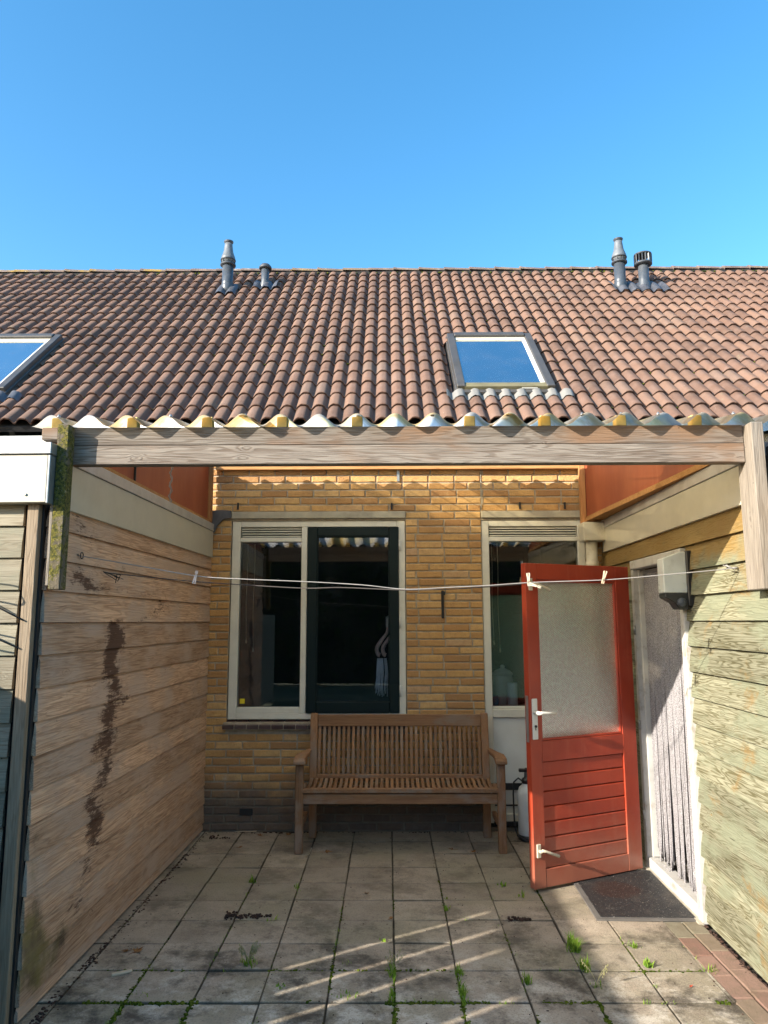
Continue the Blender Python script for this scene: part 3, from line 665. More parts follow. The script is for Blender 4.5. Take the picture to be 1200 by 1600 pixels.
def skylight(x0, x1, s0, s1):
    h0, h1 = .0, .115
    def rb(mb, xa, xb, sa, sb, ha, hb):
        vs = [RP(x, s, h) for h in (ha, hb) for s in (sa, sb) for x in (xa, xb)]
        mb.add(vs, [(0, 2, 3, 1), (4, 5, 7, 6), (0, 1, 5, 4), (2, 6, 7, 3), (0, 4, 6, 2), (1, 3, 7, 5)])
    f = MB(); w_ = .075
    rb(f, x0, x0+w_, s0+.05, s1, h0, h1); rb(f, x1-w_, x1, s0+.05, s1, h0, h1); rb(f, x0+w_, x1-w_, s1-.085, s1, h0, h1+.012); 
    rb(f, x0-.012, x0+.03, s0+.01, s1+.012, h0-.01, h1-.045); rb(f, x1-.03, x1+.012, s0+.01, s1+.012, h0-.01, h1-.045)
    fr = f.build('roof_window', SKFR, house, .006)
    f = MB(); rb(f, x0+.03, x1-.03, s0+.05, s0+.10, .05, .105); rb(f, x0+.05, x1-.05, s0+.10, s0+.145, .045, .10); f.build('lower_rail', SKFRD, fr, .004)
    f = MB(); rb(f, x0+.02, x1-.02, s0-.005, s0+.05, .0, .075); f.build('apron', SKFR, fr, .004)
    f = MB(); rb(f, x0+w_, x1-w_, s0+.145, s1-.085, .082, .088); f.build('pane', SKYGLASS, fr)
    f = MB(); rb(f, x0+w_, x1-w_, s1-.155, s1-.0855, .084, .098); f.build('inner_bar_strip', BEIGEP, fr, .003)  # beige strip on the glass stands in for the inner bar reflected there
    f = MB(); rb(f, x1-w_-.035, x1-w_-.0005, s0+.146, s1-.156, .0885, .098); f.build('lit_reveal_strip', WHITE, fr, .003)  # white strip on the glass stands in for the lit reveal inside
    f = MB(); rb(f, x1-.30, x1-.16, s0+.045, s0+.052, .078, .09); f.build('type_plate', WHITE, fr)
    f = MB()   # light shaft walls
    rb(f, x0+w_-.015, x0+w_+.012, s0+.14, s1-.08, -.30, .081); rb(f, x1-w_-.012, x1-w_+.015, s0+.14, s1-.08, -.30, .081); rb(f, x0+w_, x1-w_, s1-.14, s1-.086, -.30, .081); rb(f, x0+w_, x1-w_, s0+.12, s0+.146, -.30, .081)
    f.build('light_shaft', WHITE, fr)
    f = MB(); rb(f, x0-.1, x1+.1, s0, s1, -1.2, -1.18); rb(f, x0-.1, x0, s0, s1, -1.18, -.3); rb(f, x1, x1+.1, s0, s1, -1.18, -.3); f.build('attic', DARK, fr)
    # flashing strip dressed over the waves
    f = MB(); N = 90; vs = []; xa, xb = x0-.10, x1+.16
    for j, (s, hh) in enumerate(((s0-.085, .030), (s0-.04, .036), (s0+.03, .045))):
        for i in range(N+1):
            x = xa+(xb-xa)*i/N; u = ((x-X0)/WV) % 1; cw = .5-.5*math.cos(2*math.pi*u); vs.append(RP(x, s+.007*math.sin(i*.7)+.004*math.sin(i*2.3), hh+.046*wavef(u)))
    f.add(vs, [(j*(N+1)+i, j*(N+1)+i+1, (j+1)*(N+1)+i+1, (j+1)*(N+1)+i) for j in range(2) for i in range(N)], None, True)
    f.build('flashing', LEADW if x0 > 0 else LEAD, fr, fix=False)
for sk in SK: skylight(*sk)

def zroof(y): return EZ+(y-EY)*Uz/Uy
def flue(x, y, tall=True, lab=None):
    zb = zroof(y)
    f = MB(); c = (x, y-HY, zb-.05)
    f.lathe([(.078, 0), (.078, .17), (.070, .19), (.070, .44)], 24, c); f.lathe([(.0745, .13), (.0745, .20)], 24, c, cap=False)
    p = f.build('flue_pipe', PIPE, house)
    if lab: p['label'] = lab
    f = MB(); f.lathe([(.098, .435), (.098, .452), (.075, .455)], 24, c); f.lathe([(.095, .50), (.097, .515), (.09, .52)], 24, c)
    for k in range(8):
        a = k*math.pi/4+.2; f.box(-.006, .006, -.002, .002, .45, .505, None, Matrix.Translation(c) @ Matrix.Translation((.085*math.cos(a), .085*math.sin(a), 0)) @ Matrix.Rotation(a, 4, 'Z'))
    f.build('vent_ring', PIPED, p)
    f = MB(); f.lathe([(.06, .45), (.094, .515), (.088, .545), (.062, .62), (.052, .70), (.048, .735)], 24, c); f.build('terminal_cone', PIPEL, p)
    f = MB(); f.lathe([(.046, .73), (.052, .745), (.06, .755), (.06, .768), (.04, .775)], 24, c); f.build('cap', PIPED, p)
    f = MB(); plate(f, x, y, .13, .17); f.build('flue_flashing', LEAD, p, fix=False)
def plate(f, x, y, hw, hl):
    s = s_of(y); N = 18; vs = []
    for j in range(5):
        for i in range(N+1):
            xx = x-hw+2*hw*i/N; u = ((xx-X0)/WV) % 1; cw = .5-.5*math.cos(2*math.pi*u); ss = s-hl+2*hl*j/4
            vs.append(RP(xx, ss+.01*math.sin(i*1.7), .045+.044*wavef(u)+.01*(1-abs(j-2)/2)))
    f.add(vs, [(j*(N+1)+i, j*(N+1)+i+1, (j+1)*(N+1)+i+1, (j+1)*(N+1)+i) for j in range(4) for i in range(N)], None, True)
flue(-2.045, 8.86, lab='flue pipe with pale tapered top, left on the roof')
flue(2.965, 8.87, lab='flue pipe with pale tapered top beside the slatted vent cap')
f = MB(); c = (-1.59, 9.0-HY, zroof(9.0)-.03); f.lathe([(.07, 0), (.066, .08), (.05, .15), (.05, .34)], 20, c); p = f.build('roof_vent', PIPE, house); p['label'] = 'small roof vent with domed cap'
f = MB(); f.lathe([(.07, .315), (.082, .32), (.08, .345), (.055, .375), (.02, .39), (.001, .392)], 24, c); f.build('cap', PIPED, p)
f = MB(); plate(f, -1.57, 9.0, .15, .13); f.build('vent_flashing', LEAD, p, fix=False)
f = MB(); c = (3.275, 8.89-HY, zroof(8.89)-.06); f.lathe([(.10, 0), (.088, .10), (.066, .19), (.064, .43)], 24, c); p = f.build('roof_vent', PIPE, house); p['label'] = 'roof vent with slatted drum cap'
f = MB(); f.lathe([(.07, .405), (.112, .415), (.112, .435), (.07, .44)], 24, c); f.lathe([(.05, .535), (.112, .54), (.110, .556), (.05, .565)], 24, c)
for k in range(16):
    a = k*math.pi/8; f.box(-.012, .006, -.003, .003, .43, .542, None, Matrix.Translation(c) @ Matrix.Translation((.105*math.cos(a), .105*math.sin(a), 0)) @ Matrix.Rotation(a+.5, 4, 'Z'))
f.build('slatted_cap', PIPED, p)
f = MB(); plate(f, 3.30, 8.87, .22, .16); f.build('vent_flashing', LEAD, p, fix=False)

# ------------------------------------------------------------------ cladding
PT = .145; PZ = 1.667-12*PT          # board pitch and first joint
def boards(L, zlo, zhi, holes=(), step=.04, dens=6, fn=None, lo=0.0, lap=.007):
    """side cladding: boards run along -y from y=0 to y=-L, face +x; holes=(y0,y1,z0,z1)"""
    mb = MB(); st = []; ms = []; rg = random.Random(int(L*100)+len(holes)); zb = PZ
    while zb < zhi:
        za, zt = max(zb, zlo), min(zb+PT-.002, zhi)
        segs = [(-L, -lo)]
        for (h0, h1, a, b) in holes:
            if zt > a+.01 and za < b-.01: segs = [q for sgm in segs for q in ((sgm[0], h0), (h1, sgm[1])) if q[1]-q[0] > .01]
        rnd = rg.random(); ww = rg.uniform(-.002, .002)
        if zt-za > .01:
            for (a, b) in segs:
                n = max(1, int((b-a)/step)); q = dens if fn else 2; vs = []
                for i in range(n+1):
                    y = a+(b-a)*i/n; wv = .0014*math.sin(y*3.1+rnd*20)
                    for j in range(q+1):
                        z = za+(zt-za)*j/q; fr = (z-zb)/PT
                        xx = .024-lap*fr+wv*.5+ww*.7
                        if fr > .92: xx -= .007
                        vs.append((xx, y, z+.0006*math.sin(y*2.3+rnd*9)))
                        if fn:
                            p = fn(y, z); st.append(p[0]); ms.append(p[1])
                    vs.append((0.0, y, za)); 
                    if fn: st.append(0); ms.append(0)
                W = q+2; fs = [(i*W+j, i*W+j+1, (i+1)*W+j+1, (i+1)*W+j) for i in range(n) for j in range(q)]
                fs += [(i*W+q+1, i*W, (i+1)*W, (i+1)*W+q+1) for i in range(n)]
                fs += [tuple(range(q+2)), tuple(n*W+j for j in range(q+1, -1, -1))]
                mb.add(vs, fs, rnd)
        zb += PT
    if fn: mb.a['stain'] = st; mb.a['moss'] = ms
    return mb
SZ = lambda y: 2.562+(y-3.31)*.156       # underside of the canopy sheet over depth

# stains on the left wall: (depth y, z, radius y, radius z, strength)
ST = [(3.62, 2.19, .06, .05, 1), (3.66, 2.13, .07, .035, 1), (3.78, 2.10, .10, .03, .8), (4.0, 2.06, .2, .02, .45), (3.64, 1.90, .07, .06, 1.1), (3.75, 1.865, .12, .045, 1.1), (3.95, 1.845, .16, .028, .9),
      (4.3, 1.85, .3, .016, .6), (4.65, 1.83, .25, .018, .7), (4.95, 1.80, .1, .02, .5), (5.05, 1.765, .13, .035, 1), (4.85, 1.73, .12, .04, .9), (4.62, 1.69, .08, .03, .9), (4.63, 1.61, .12, .03, .6),
      (4.18, 1.62, .10, .06, 1.2), (4.21, 1.56, .09, .05, 1.2), (4.13, 1.50, .07, .045, 1.0), (4.10, 1.43, .06, .04, .9), (4.17, 1.38, .1, .03, .7), (4.22, 1.30, .10, .045, .9), (4.36, 1.23, .14, .025, .8), (4.2, 1.20, .12, .04, .7),
      (4.13, 1.14, .09, .045, 1.0), (4.20, 1.04, .12, .045, .9), (4.02, 1.01, .12, .04, .8), (4.18, .90, .11, .05, .8), (4.1, .82, .1, .04, .6), (3.97, .745, .09, .05, .85), (4.05, .64, .10, .06, .9), (4.02, .56, .10, .06, .8), (3.95, .44, .12, .06, .6), (3.85, .3, .12, .06, .5),
      (3.80, 1.28, .05, .05, .6), (3.84, 1.36, .04, .05, .5), (3.53, 1.23, .06, .05, .5), (3.6, 1.43, .05, .05, .4), (3.95, 1.55, .05, .05, .55), (4.3, 1.98, .25, .02, .45), (4.7, 1.95, .3, .02, .5), (3.9, .93, .12, .03, .5), (4.5, 1.08, .2, .02, .5)]
MS = [(3.42, .30, .14, .18, .8), (3.55, .14, .2, .12, .55), (3.4, .62, .06, .25, .4), (3.72, .20, .08, .08, .55)]
CH = [(4.18, 1.66), (4.20, 1.60), (4.22, 1.54), (4.13, 1.49), (4.11, 1.43), (4.17, 1.38), (4.22, 1.30), (4.20, 1.22), (4.12, 1.15), (4.2, 1.04), (4.05, 1.0), (4.18, .90), (4.1, .82), (3.97, .74), (4.05, .64), (4.02, .56), (3.95, .44), (3.86, .31), (3.8, .18)]
for (p, q) in zip(CH, CH[1:]):
    ST.append((p[0]+.03, p[1], .28, .09, .14))
    for t in (.0, .33, .66): ST.append((p[0]+(q[0]-p[0])*t, p[1]+(q[1]-p[1])*t, .10, .035, .23))
def stainfn(y, z):
    Y = 6.2+y
    s = .62*sum(a*math.exp(-((Y-b)/c*1.0)**2-((z-d)/e)**2) for b, d, c, e, a in ST)
    g = sum(a*math.exp(-((Y-b)/c)**2-((z-d)/e)**2) for b, d, c, e, a in MS)
    return min(s, 1.2), min(g, 1.1)

ARZ = R(-1.2)
lsh = thing('left_shed', 'brown weathered timber shed with cream fascia along the left side of the patio', 'shed', (-1.516, 6.2, 0), ARZ)
boards(2.86, 0.015, 2.21, fn=stainfn).build('cladding', CLAD_L, lsh, fix=False)
m = MB(); m.box(-2.6, -.004, -2.86, 0, .01, 2.40); m.build('core', DARK, lsh)
m = MB(); m.box(-.01, .034, -2.70, -.02, 2.20, 2.42); m.build('fascia', CREAM, lsh, .002)
m = MB(); m.box(-.02, .040, -2.74, -.015, 2.422, 2.484); m.build('edge_trim', ALU, lsh, .003)
m = MB(); m.box(-.02, .020, -2.74, -.02, 2.485, 2.512); m.build('roof_batten', NEWW, lsh)
m = MB()
ya, yb = 3.42, 6.16
m.prism([(ya-6.2, 2.513), (yb-6.2, 2.513), (yb-6.2, SZ(yb)+.02), (ya-6.2, SZ(ya)+.02)], -.02, .0, 'x'); gp = m.build('gable_panel', GABLE, lsh)
m = MB(); m.box(.0, .03, -.10, -.055, 2.50, 3.0); m.build('corner_batten', NEWWZ, lsh)
m = MB(); m.box(.0, .012, -1.8, -1.79, 2.52, 2.75); m.build('panel_joint', IRON, lsh)
# front face, boards run along x: build side boards and turn them
fb = boards(2.5, .015, 2.30, step=.3, dens=2)
fb.v = [(y-.085, -2.872-x, z) for (x, y, z) in fb.v]
fb.build('front_cladding', CLAD_F, lsh)
m = MB(); m.box(-.058, -.005, -2.915, -2.874, .01, 2.22); m.build('corner_trim', TRIMW, lsh, .003)
m = MB(); m.box(-.005, .005, -2.885, -2.862, .01, 2.20); m.build('corner_gap', IRON, lsh)
m = MB(); m.box(-2.6, .04, -2.955, -2.875, 2.20, 2.418); m.build('front_fascia', CREAM, lsh, .002)
m = MB(); m.box(.0405, .052, -2.957, -2.87, 2.195, 2.418); m.box(-2.6, .056, -2.965, -2.86, 2.42, 2.474); m.build('front_edge_trim', STEEL, lsh, .003)
m = MB(); m.box(-2.6, -.02, -2.80, -.02, 2.40, 2.47); m.box(-2.6, -.02, -2.845, -2.80, 2.42, 2.535); m.build('roof_upstand', WHITE, lsh, .003)
m = MB(); m.box(-2.6, -.03, -2.80, -.02, 2.472, 2.482); m.build('roof_felt', BITU, lsh)
m = MB(); m.lathe([(.001, -.004), (.006, -.003), (.006, 0)], 10, mat=Matrix.Translation((-.05, -2.956, 2.235)) @ Matrix.Rotation(R(-90), 4, 'X')); m.build('screw', STEEL, lsh)

# ------------------------------------------------------------------ right outbuilding
rsh = thing('right_shed', 'green impregnated timber outbuilding with cream fascia and red door on the right of the patio', 'shed', (1.81, 6.2, 0), R(-1.25))
# local x -> world: wall face at local x~-.025 facing -x.  mirror boards
DY0, DY1 = 4.375-6.2, 5.36-6.2
rb_ = boards(3.4, .015, 2.23, holes=[(DY0, DY1, -1, 2.095)], step=.3, dens=6, lap=.014)
rb_.v = [(-x, y, z) for (x, y, z) in rb_.v]
rb_.build('cladding', CLAD_R, rsh)
m = MB(); m.box(.004, .06, -3.4, DY0, .01, 2.4); m.box(.004, .06, DY1, 0, .01, 2.4); m.box(.004, .06, DY0, DY1, 2.09, 2.4)
m.box(2.0, 2.02, -3.4, 0, 0, 2.4); m.box(.06, 2.0, -3.4, -3.38, 0, 2.4); m.box(.06, 2.0, -.02, 0, 0, 2.4); m.box(.06, 2.0, -3.4, 0, -.02, .03); m.build('core', plain('shed inner wall', (.10, .085, .07), .9), rsh)
m = MB(); m.box(-.034, .01, -2.84, -.12, 2.225, 2.42); m.build('fascia', CREAM, rsh, .002)
m = MB(); m.box(-.040, .02, -2.86, -.11, 2.422, 2.488); m.build('edge_trim', ALU, rsh, .003)
m = MB(); P0 = (ya-6.2, -.012); P1 = (-.05, -.150)
vs = [(P0[1], P0[0], 2.526), (P1[1], P1[0], 2.500), (P1[1], P1[0], SZ(6.14)+.02), (P0[1], P0[0], SZ(ya)+.02)]
m.add(vs+[(x+.018, y, z) for x, y, z in vs], [(0, 1, 2, 3), (7, 6, 5, 4)]+[(i, i+4, (i+1) % 4+4, (i+1) % 4) for i in range(4)]); m.build('gable_panel', GABLE, rsh)
m = MB(); vs = [(P0[1]-.012, P0[0], 2.489), (P1[1]-.012, P1[0], 2.489), (.0, P1[0], 2.489), (.0, P0[0], 2.489)]
m.add(vs+[(x, y, z+.034) for x, y, z in vs], [(0, 1, 2, 3), (7, 6, 5, 4)]+[(i, i+4, (i+1) % 4+4, (i+1) % 4) for i in range(4)]); m.build('roof_batten', NEWW, rsh)
m = MB(); m.box(-.195, -.152, -.10, -.05, 2.40, 3.02); m.build('corner_batten', NEWWZ, rsh)
m = MB(); m.box(.0, 2.3, -3.42, .0, 2.40, 2.46); m.box(-.0, 2.3, -2.96, -2.90, 2.22, 2.53); m.build('roof_felt', BITU, rsh)
m = MB(); m.box(.0, 2.3, -3.0, -2.965, 2.23, 2.40); m.box(-.0, 2.3, -3.02, -3.001, 2.402, 2.47); m.build('front_fascia', WHITE, rsh)
# door frame
m = MB(); a, b = DY0, DY1
m.box(-.038, .05, a, a+.062, .0, 2.03); m.box(-.036, .05, b-.05, b, .0, 2.03); m.box(-.040, .05, a, b, 2.03, 2.092)
m.box(-.002, .05, a+.062, a+.08, .08, 2.03); m.box(-.002, .05, b-.068, b-.05, .08, 2.03)
fr = m.build('door_frame', PEEL, rsh, .004)
m = MB(); m.box(-.030, .06, a+.062, b-.05, .0, .075); m.build('threshold', PEEL, rsh, .005)
m = MB(); m.box(-.06, -.03, a+.0, b-.05, -.02, .012); m.build('threshold_strip', CONC, rsh)
for z in (.95, 1.6, .35):
    m = MB(); m.lathe([(.008, -.03), (.008, .03)], 8, (-.045, b-.055, z)); m.build('hinge', STEEL, rsh)

# door: local frame u along +x from the hinge, face at y=0 looking -y
dw = thing('tmp', 'x', 'x'); bpy.data.objects.remove(dw)
Hn = Vector((1.706, 5.256, 0)); ang = math.atan2(-.400, -.799)
MD = Matrix.Translation(Hn) @ Matrix.Rotation(ang, 4, 'Z')     # local +x to the free edge; room-side normal: local +y = toward the camera side
rmi = (Matrix.Translation(rsh.location) @ Matrix.Rotation(R(-1.25), 4, 'Z')).inverted()
T = .048
def DB(mb, u0, u1, z0, z1, t0=-T, t1=0.0): mb.box(u0, u1, t0, t1, z0, z1, .5)
m = MB()
DB(m, .003, .125, .02, 2.045); DB(m, .812, .903, .02, 2.045)
DB(m, .125, .812, 1.938, 2.045, -T+.001, -.001); DB(m, .125, .812, .775, .903, -T+.001, -.001); DB(m, .125, .812, .02, .128, -T+.001, -.001)
nb = 7; hz = (.775-.128)/nb
for i in range(nb):
    z0 = .128+i*hz; z1 = z0+hz
    m.add([(.125, -.030, z0), (.812, -.030, z0), (.812, -.010, z0+.004), (.125, -.010, z0+.004), (.812, -.010, z1-.006), (.125, -.010, z1-.006), (.812, -.022, z1), (.125, -.022, z1)],
          [(0, 1, 2, 3), (3, 2, 4, 5), (5, 4, 6, 7)], .5)
DB(m, .125, .812, .128, .775, -.038, -.030)
door = m.build('door', RED, rsh, .0035, 2); door.matrix_local = rmi @ MD
m = MB()
for (u0, u1, z0, z1) in ((.125, .812, .904, .918), (.125, .812, 1.924, 1.937), (.125, .138, .918, 1.924), (.799, .812, .918, 1.924)): DB(m, u0, u1, z0, z1, -.036, -.006)
m.build('glazing_bead', RED, door, .003)
m = MB(); m.add([(.13, -.022, .91), (.807, -.022, .91), (.807, -.022, 1.932), (.13, -.022, 1.932)], [(0, 1, 2, 3)]); m.build('pane', OBSC, door)
m = MB(); DB(m, .845, .887, .917, 1.172, .0005, .009); m.build('lock_plate', WHITE, door, .004, 2)
m = MB(); m.lathe([(.014, 0), (.013, .05)], 14, mat=Matrix.Translation((.866, .009, 1.085)) @ Matrix.Rotation(R(-90), 4, 'X'))
m.tube([(.866, .052, 1.085), (.85, .058, 1.086), (.80, .060, 1.082), (.735, .058, 1.078)], [.011, .011, .0095, .009], 10); m.build('handle', WHITE, door)
m = MB(); m.lathe([(.008, 0), (.008, .012)], 12, mat=Matrix.Translation((.866, .006, 1.0)) @ Matrix.Rotation(R(-90), 4, 'X')); DB(m, .864, .868, .975, 1.0, .006, .012); m.build('keyhole', IRON, door)
m = MB(); DB(m, .903, .9055, .90, 1.19, -.036, -.012); m.build('lock_front', STEEL, door)
for z in (1.905, .245):
    m = MB(); DB(m, .855, .883, z-.04, z+.04, .0005, .012); m.tube([(.868, .012, z), (.866, .035, z)], .010, 10)
    m.tube([(.866, .034, z+.008), (.84, .04, z+.002), (.74, .044, z-.038)], [.010, .008, .010], 10); m.build('bolt', CREAMP, door, .002)

# door curtain of strings --------------------------------------
cur = thing('string_curtain', 'grey white string fly curtain hanging in the open doorway', 'door curtain', (1.81+.035, 6.2, 0), R(-1.25))
m = MB(); m.box(-.012, .008, DY0+.085, DY1-.07, 2.0, 2.02); m.build('rail', STEEL, cur)
rng = random.Random(14); N = 92; ya_, yb_ = DY0+.09, DY1-.075
for i in range(N):
    t = (i+.5)/N; y0 = ya_+(yb_-ya_)*t
    cl = round(t*4.2-.1)/4.2; cl = min(max(cl, .07), .93); cy = ya_+(yb_-ya_)*cl
    px = rng.uniform(-.008, .008); zb = rng.uniform(.02, .16); ph = rng.uniform(0, 6); amp = rng.uniform(.0005, .0018)
    pts = []; n = 26
    for j in range(n+1):
        z = 2.0+(zb-2.0)*j/n; d = (2.0-z)/2.0
        pull = .28*d**3.2
        y = y0+(cy-y0)*pull+amp*math.sin(j*.9+ph)*(0.3+d)+.005*d*math.sin(ph*3)
        pts.append((px*d+.008*d*math.sin(ph*2), y, z))
    r0 = .0052
    if zb < .08: pts.append((pts[-1][0]-.03, pts[-1][1]+rng.uniform(-.02, .02), .082 if False else zb))
    g = MB(); g.tube(pts, [r0*rng.uniform(.75, 1.25) for _ in pts], 5, rng.random(), True, True); g.build('string', STRING, cur, fix=False)

# motion lamp ------------------------------------------------------
lamp = thing('motion_lamp', 'black and frosted white sensor lamp mounted beside the doorway', 'wall lamp', (1.775, 4.335, 1.75), R(-1.25))
m = MB(); m.box(-.045, .0, -.055, .055, 0, .32); m.build('back_plate', BLACK, lamp, .006)
m = MB(); m.prism([(-.18, .075), (-.045, .075), (-.045, .315), (-.075, .315), (-.18, .275)], -.05, .05, 'y'); m.build('diffuser', LAMPG, lamp, .005)
m = MB(); m.prism([(-.178, .074), (-.045, .074), (-.045, -.02), (-.10, -.02), (-.125, .02), (-.178, .05)], -.052, .052, 'y'); m.build('sensor_housing', BLACK, lamp, .005)
m = MB(); m.lathe([(.028, 0), (.027, .012), (.018, .022), (.004, .026)], 18, mat=Matrix.Translation((-.085, -.05, .02)) @ Matrix.Rotation(R(90), 4, 'X')); m.build('sensor', PIPED, lamp)

# ------------------------------------------------------------------ canopy
can = thing('patio_canopy', 'grey weathered timber beam canopy with corrugated plastic sheet over the patio', 'canopy', (0, 3.36, 0))
CY = 3.36
def CB(mb, x0, x1, y0, y1, z0, z1, rnd=None): mb.box(x0, x1, y0-CY, y1-CY, z0, z1, rnd)
m = MB(); CB(m, -1.49, 1.66, 3.362, 3.425, 2.487, 2.574, .35); m.build('beam', BEAMW, can, .003)
m = MB(); CB(m, -1.49, 1.66, 3.36, 3.42, 2.395, 2.4855, .8); m.build('beam', BEAMW, can, .003)
m = MB(); CB(m, -1.523, -1.470, 3.29, 3.357, 1.812, 2.572); p = m.build('end_board', MOSSPOST, can, .004); p['label'] = 'mossy end board'
m = MB(); CB(m, -1.538, -1.5245, 3.295, 3.42, 1.83, 2.20); p = m.build('packing_strip', POSTW, can, .002)
m = MB(); CB(m, -1.60, -1.5245, 3.30, 3.37, 2.50, 2.558, .4); m.build('beam_stub', BEAMW, can, .003)
m = MB(); m.box(1.662, 1.72, -.07, .08, 1.805, 2.57, .8); p = m.build('end_board', POSTW, can, .004); p['label'] = 'bare pale grey end board'; 
SW = .1775; XC = -1.565; NW = 20
def sheetz(x, y): return SZ(y)+.0305+.0275*math.cos(2*math.pi*(x-XC)/SW)
def sheet(xa, xb, y0, y1, dz, name='corrugated_sheet'):
    f = MB(); n = int((xb-xa)/SW*16); vs = []; K = 24
    for j in range(K+1):
        y = y0+(y1-y0)*j/K
        for i in range(n+1):
            x = xa+(xb-xa)*i/n
            sag = .002*math.sin(x*7+j)+.003*math.sin(x*2.1)
            e = .004*math.sin(x*11) if j == 0 else 0
            vs.append((x, y+e-CY, sheetz(x, y)+dz+sag*.6))
    f.add(vs, [(j*(n+1)+i, j*(n+1)+i+1, (j+1)*(n+1)+i+1, (j+1)*(n+1)+i) for j in range(K) for i in range(n)], None, True)
    return f.build(name, SHEET, can, fix=False)
sheet(-1.565-SW*.5, -.55, 3.307, 5.99, 0); sheet(-.70, .63, 3.313, 5.97, .004); sheet(.47, 1.98, 3.304, 5.98, .0)
for k in (0, 2, 4, 6, 8, 11, 13, 15, 17):
    x = XC+k*SW; zt = sheetz(x, 3.39)-.004
    m = MB(); m.box(x-.026, x+.024, 3.372-CY, 3.42-CY, 2.575, zt-.003, None, None, .002); m.build('filler_block', YBLOCK, can, .003)
for k in (0, 3, 5, 8, 10, 12, 14, 15, 16, 18):
    x = XC+k*SW+random.uniform(-.005, .005); zt = sheetz(x, 3.37)
    m = MB(); m.lathe([(.009, 0), (.009, .006), (.005, .008), (.005, .014)], 10, (x, 3.385-CY, zt)); m.build('roofing_screw', STEEL, can)
for y in (4.3,):
    m = MB(); CB(m, -1.50, 1.70+.02*y-.08, y, y+.045, SZ(y)-.075, SZ(y)-.004); m.build('purlin', NEWW, can)
# moss clump caught between roof tiles and sheet
# hanging string
hs = thing('hanging_rope', 'short pale twisted rope dangling under the canopy by the left red panel', 'rope', (-1.355, 4.5, 2.71))
m = MB(); 
for ph in (0, math.pi):
    m.tube([(.006*math.sin(i*.9)+.005*math.cos(i*1.1+ph), .005*math.sin(i*1.1+ph), -.31*i/30) for i in range(31)], .0028, 5)
m.build('rope', CORD, hs)

# ------------------------------------------------------------------ bench
bn = thing('garden_bench', 'brown teak slatted garden bench against the brick wall', 'bench', (.08, 5.62, 0))
bx0, bx1 = -.77, .77; W2 = .058
for x in (bx0, bx1-W2):
    m = MB(); m.box(x, x+W2, 0, .058, 0, .625); m.build('leg', TEAKZ, bn, .005)
for x in (bx0+.06, bx1-W2-.06):
    m = MB()
    pr = [(.40, 0), (.455, 0), (.445, .42), (.50, .935), (.455, .935), (.39, .44)]
    m.prism(pr, x, x+W2, 'x'); m.build('leg', TEAKZ, bn, .004)
for s, x in ((-1, bx0-.012), (1, bx1-.072)):
    m = MB(); pts = [(0.0-.035, .628), (-.035, .652), (-.01, .672), (.12, .678), (.28, .668), (.44, .668), (.44, .638), (.28, .640), (.12, .650), (.0, .628)]
    xi = x if s < 0 else x; n = len(pts)
    vs = [(xi+(.055*min(1, max(0, (u-.15)/.3)) if s < 0 else 0), u, v) for u, v in pts]+[(xi+.084-(.055*min(1, max(0, (u-.15)/.3)) if s > 0 else 0), u, v) for u, v in pts]
    m.add(vs, [tuple(range(n)), tuple(range(2*n-1, n-1, -1))]+[(i, i+n, (i+1) % n+n, (i+1) % n) for i in range(n)])
    m.build('armrest', TEAKY, bn, .006, 2)
m = MB(); m.box(bx0+W2, bx1-W2, .008, .036, .345, .415); m.build('apron', TEAK, bn, .003)
m = MB(); m.box(bx0+.118, bx1-.118, .462, .492, .835, .925); m.build('top_rail', TEAK, bn, .004)
m = MB(); m.box(bx0+.118, bx1-.118, .395, .425, .445, .475); m.box(bx0+.118, bx1-.118, .40, .43, .33, .39); m.build('lower_rail', TEAK, bn, .004)
m = MB(); n = 34; xa, xb = bx0+.135, bx1-.135
for i in range(n):
    x = xa+(xb-xa)*i/(n-1); N2 = 5
    pr = []
    for j in range(N2+1):
        t = j/N2; pr.append((.408+.066*t-.010*math.sin(math.pi*t), .472+.368*t))
    pr += [(u+.013, v) for u, v in reversed(pr)]
    m.prism(pr, x-.011, x+.011, 'x')
m.build('backrest', TEAKZ, bn, .001)
m = MB(); n = 36; xa, xb = bx0+.082, bx1-.082
for i in range(n):
    x = xa+(xb-xa)*i/(n-1); pr = []
    for j in range(9):
        t = j/8; pr.append((.05+.345*t, .452-.020*math.sin(math.pi*min(1, t*1.15))))
    pr += [(u, v-.016) for u, v in reversed(pr)]
    m.prism(pr, x-.0115, x+.0115, 'x')
m.box(bx0+W2*.9, bx1-W2*.9, -.002, .052, .426, .452)
m.build('seat', TEAKY, bn, .001)
for x in (bx0+.015, bx1-.05):
    m = MB(); m.box(x, x+.035, .058, .41, .16, .20); m.build('stretcher', TEAKY, bn, .003)
    m = MB(); m.box(x, x+.035, .058, .40, .34, .41); m.build('side_rail', TEAKY, bn, .003)

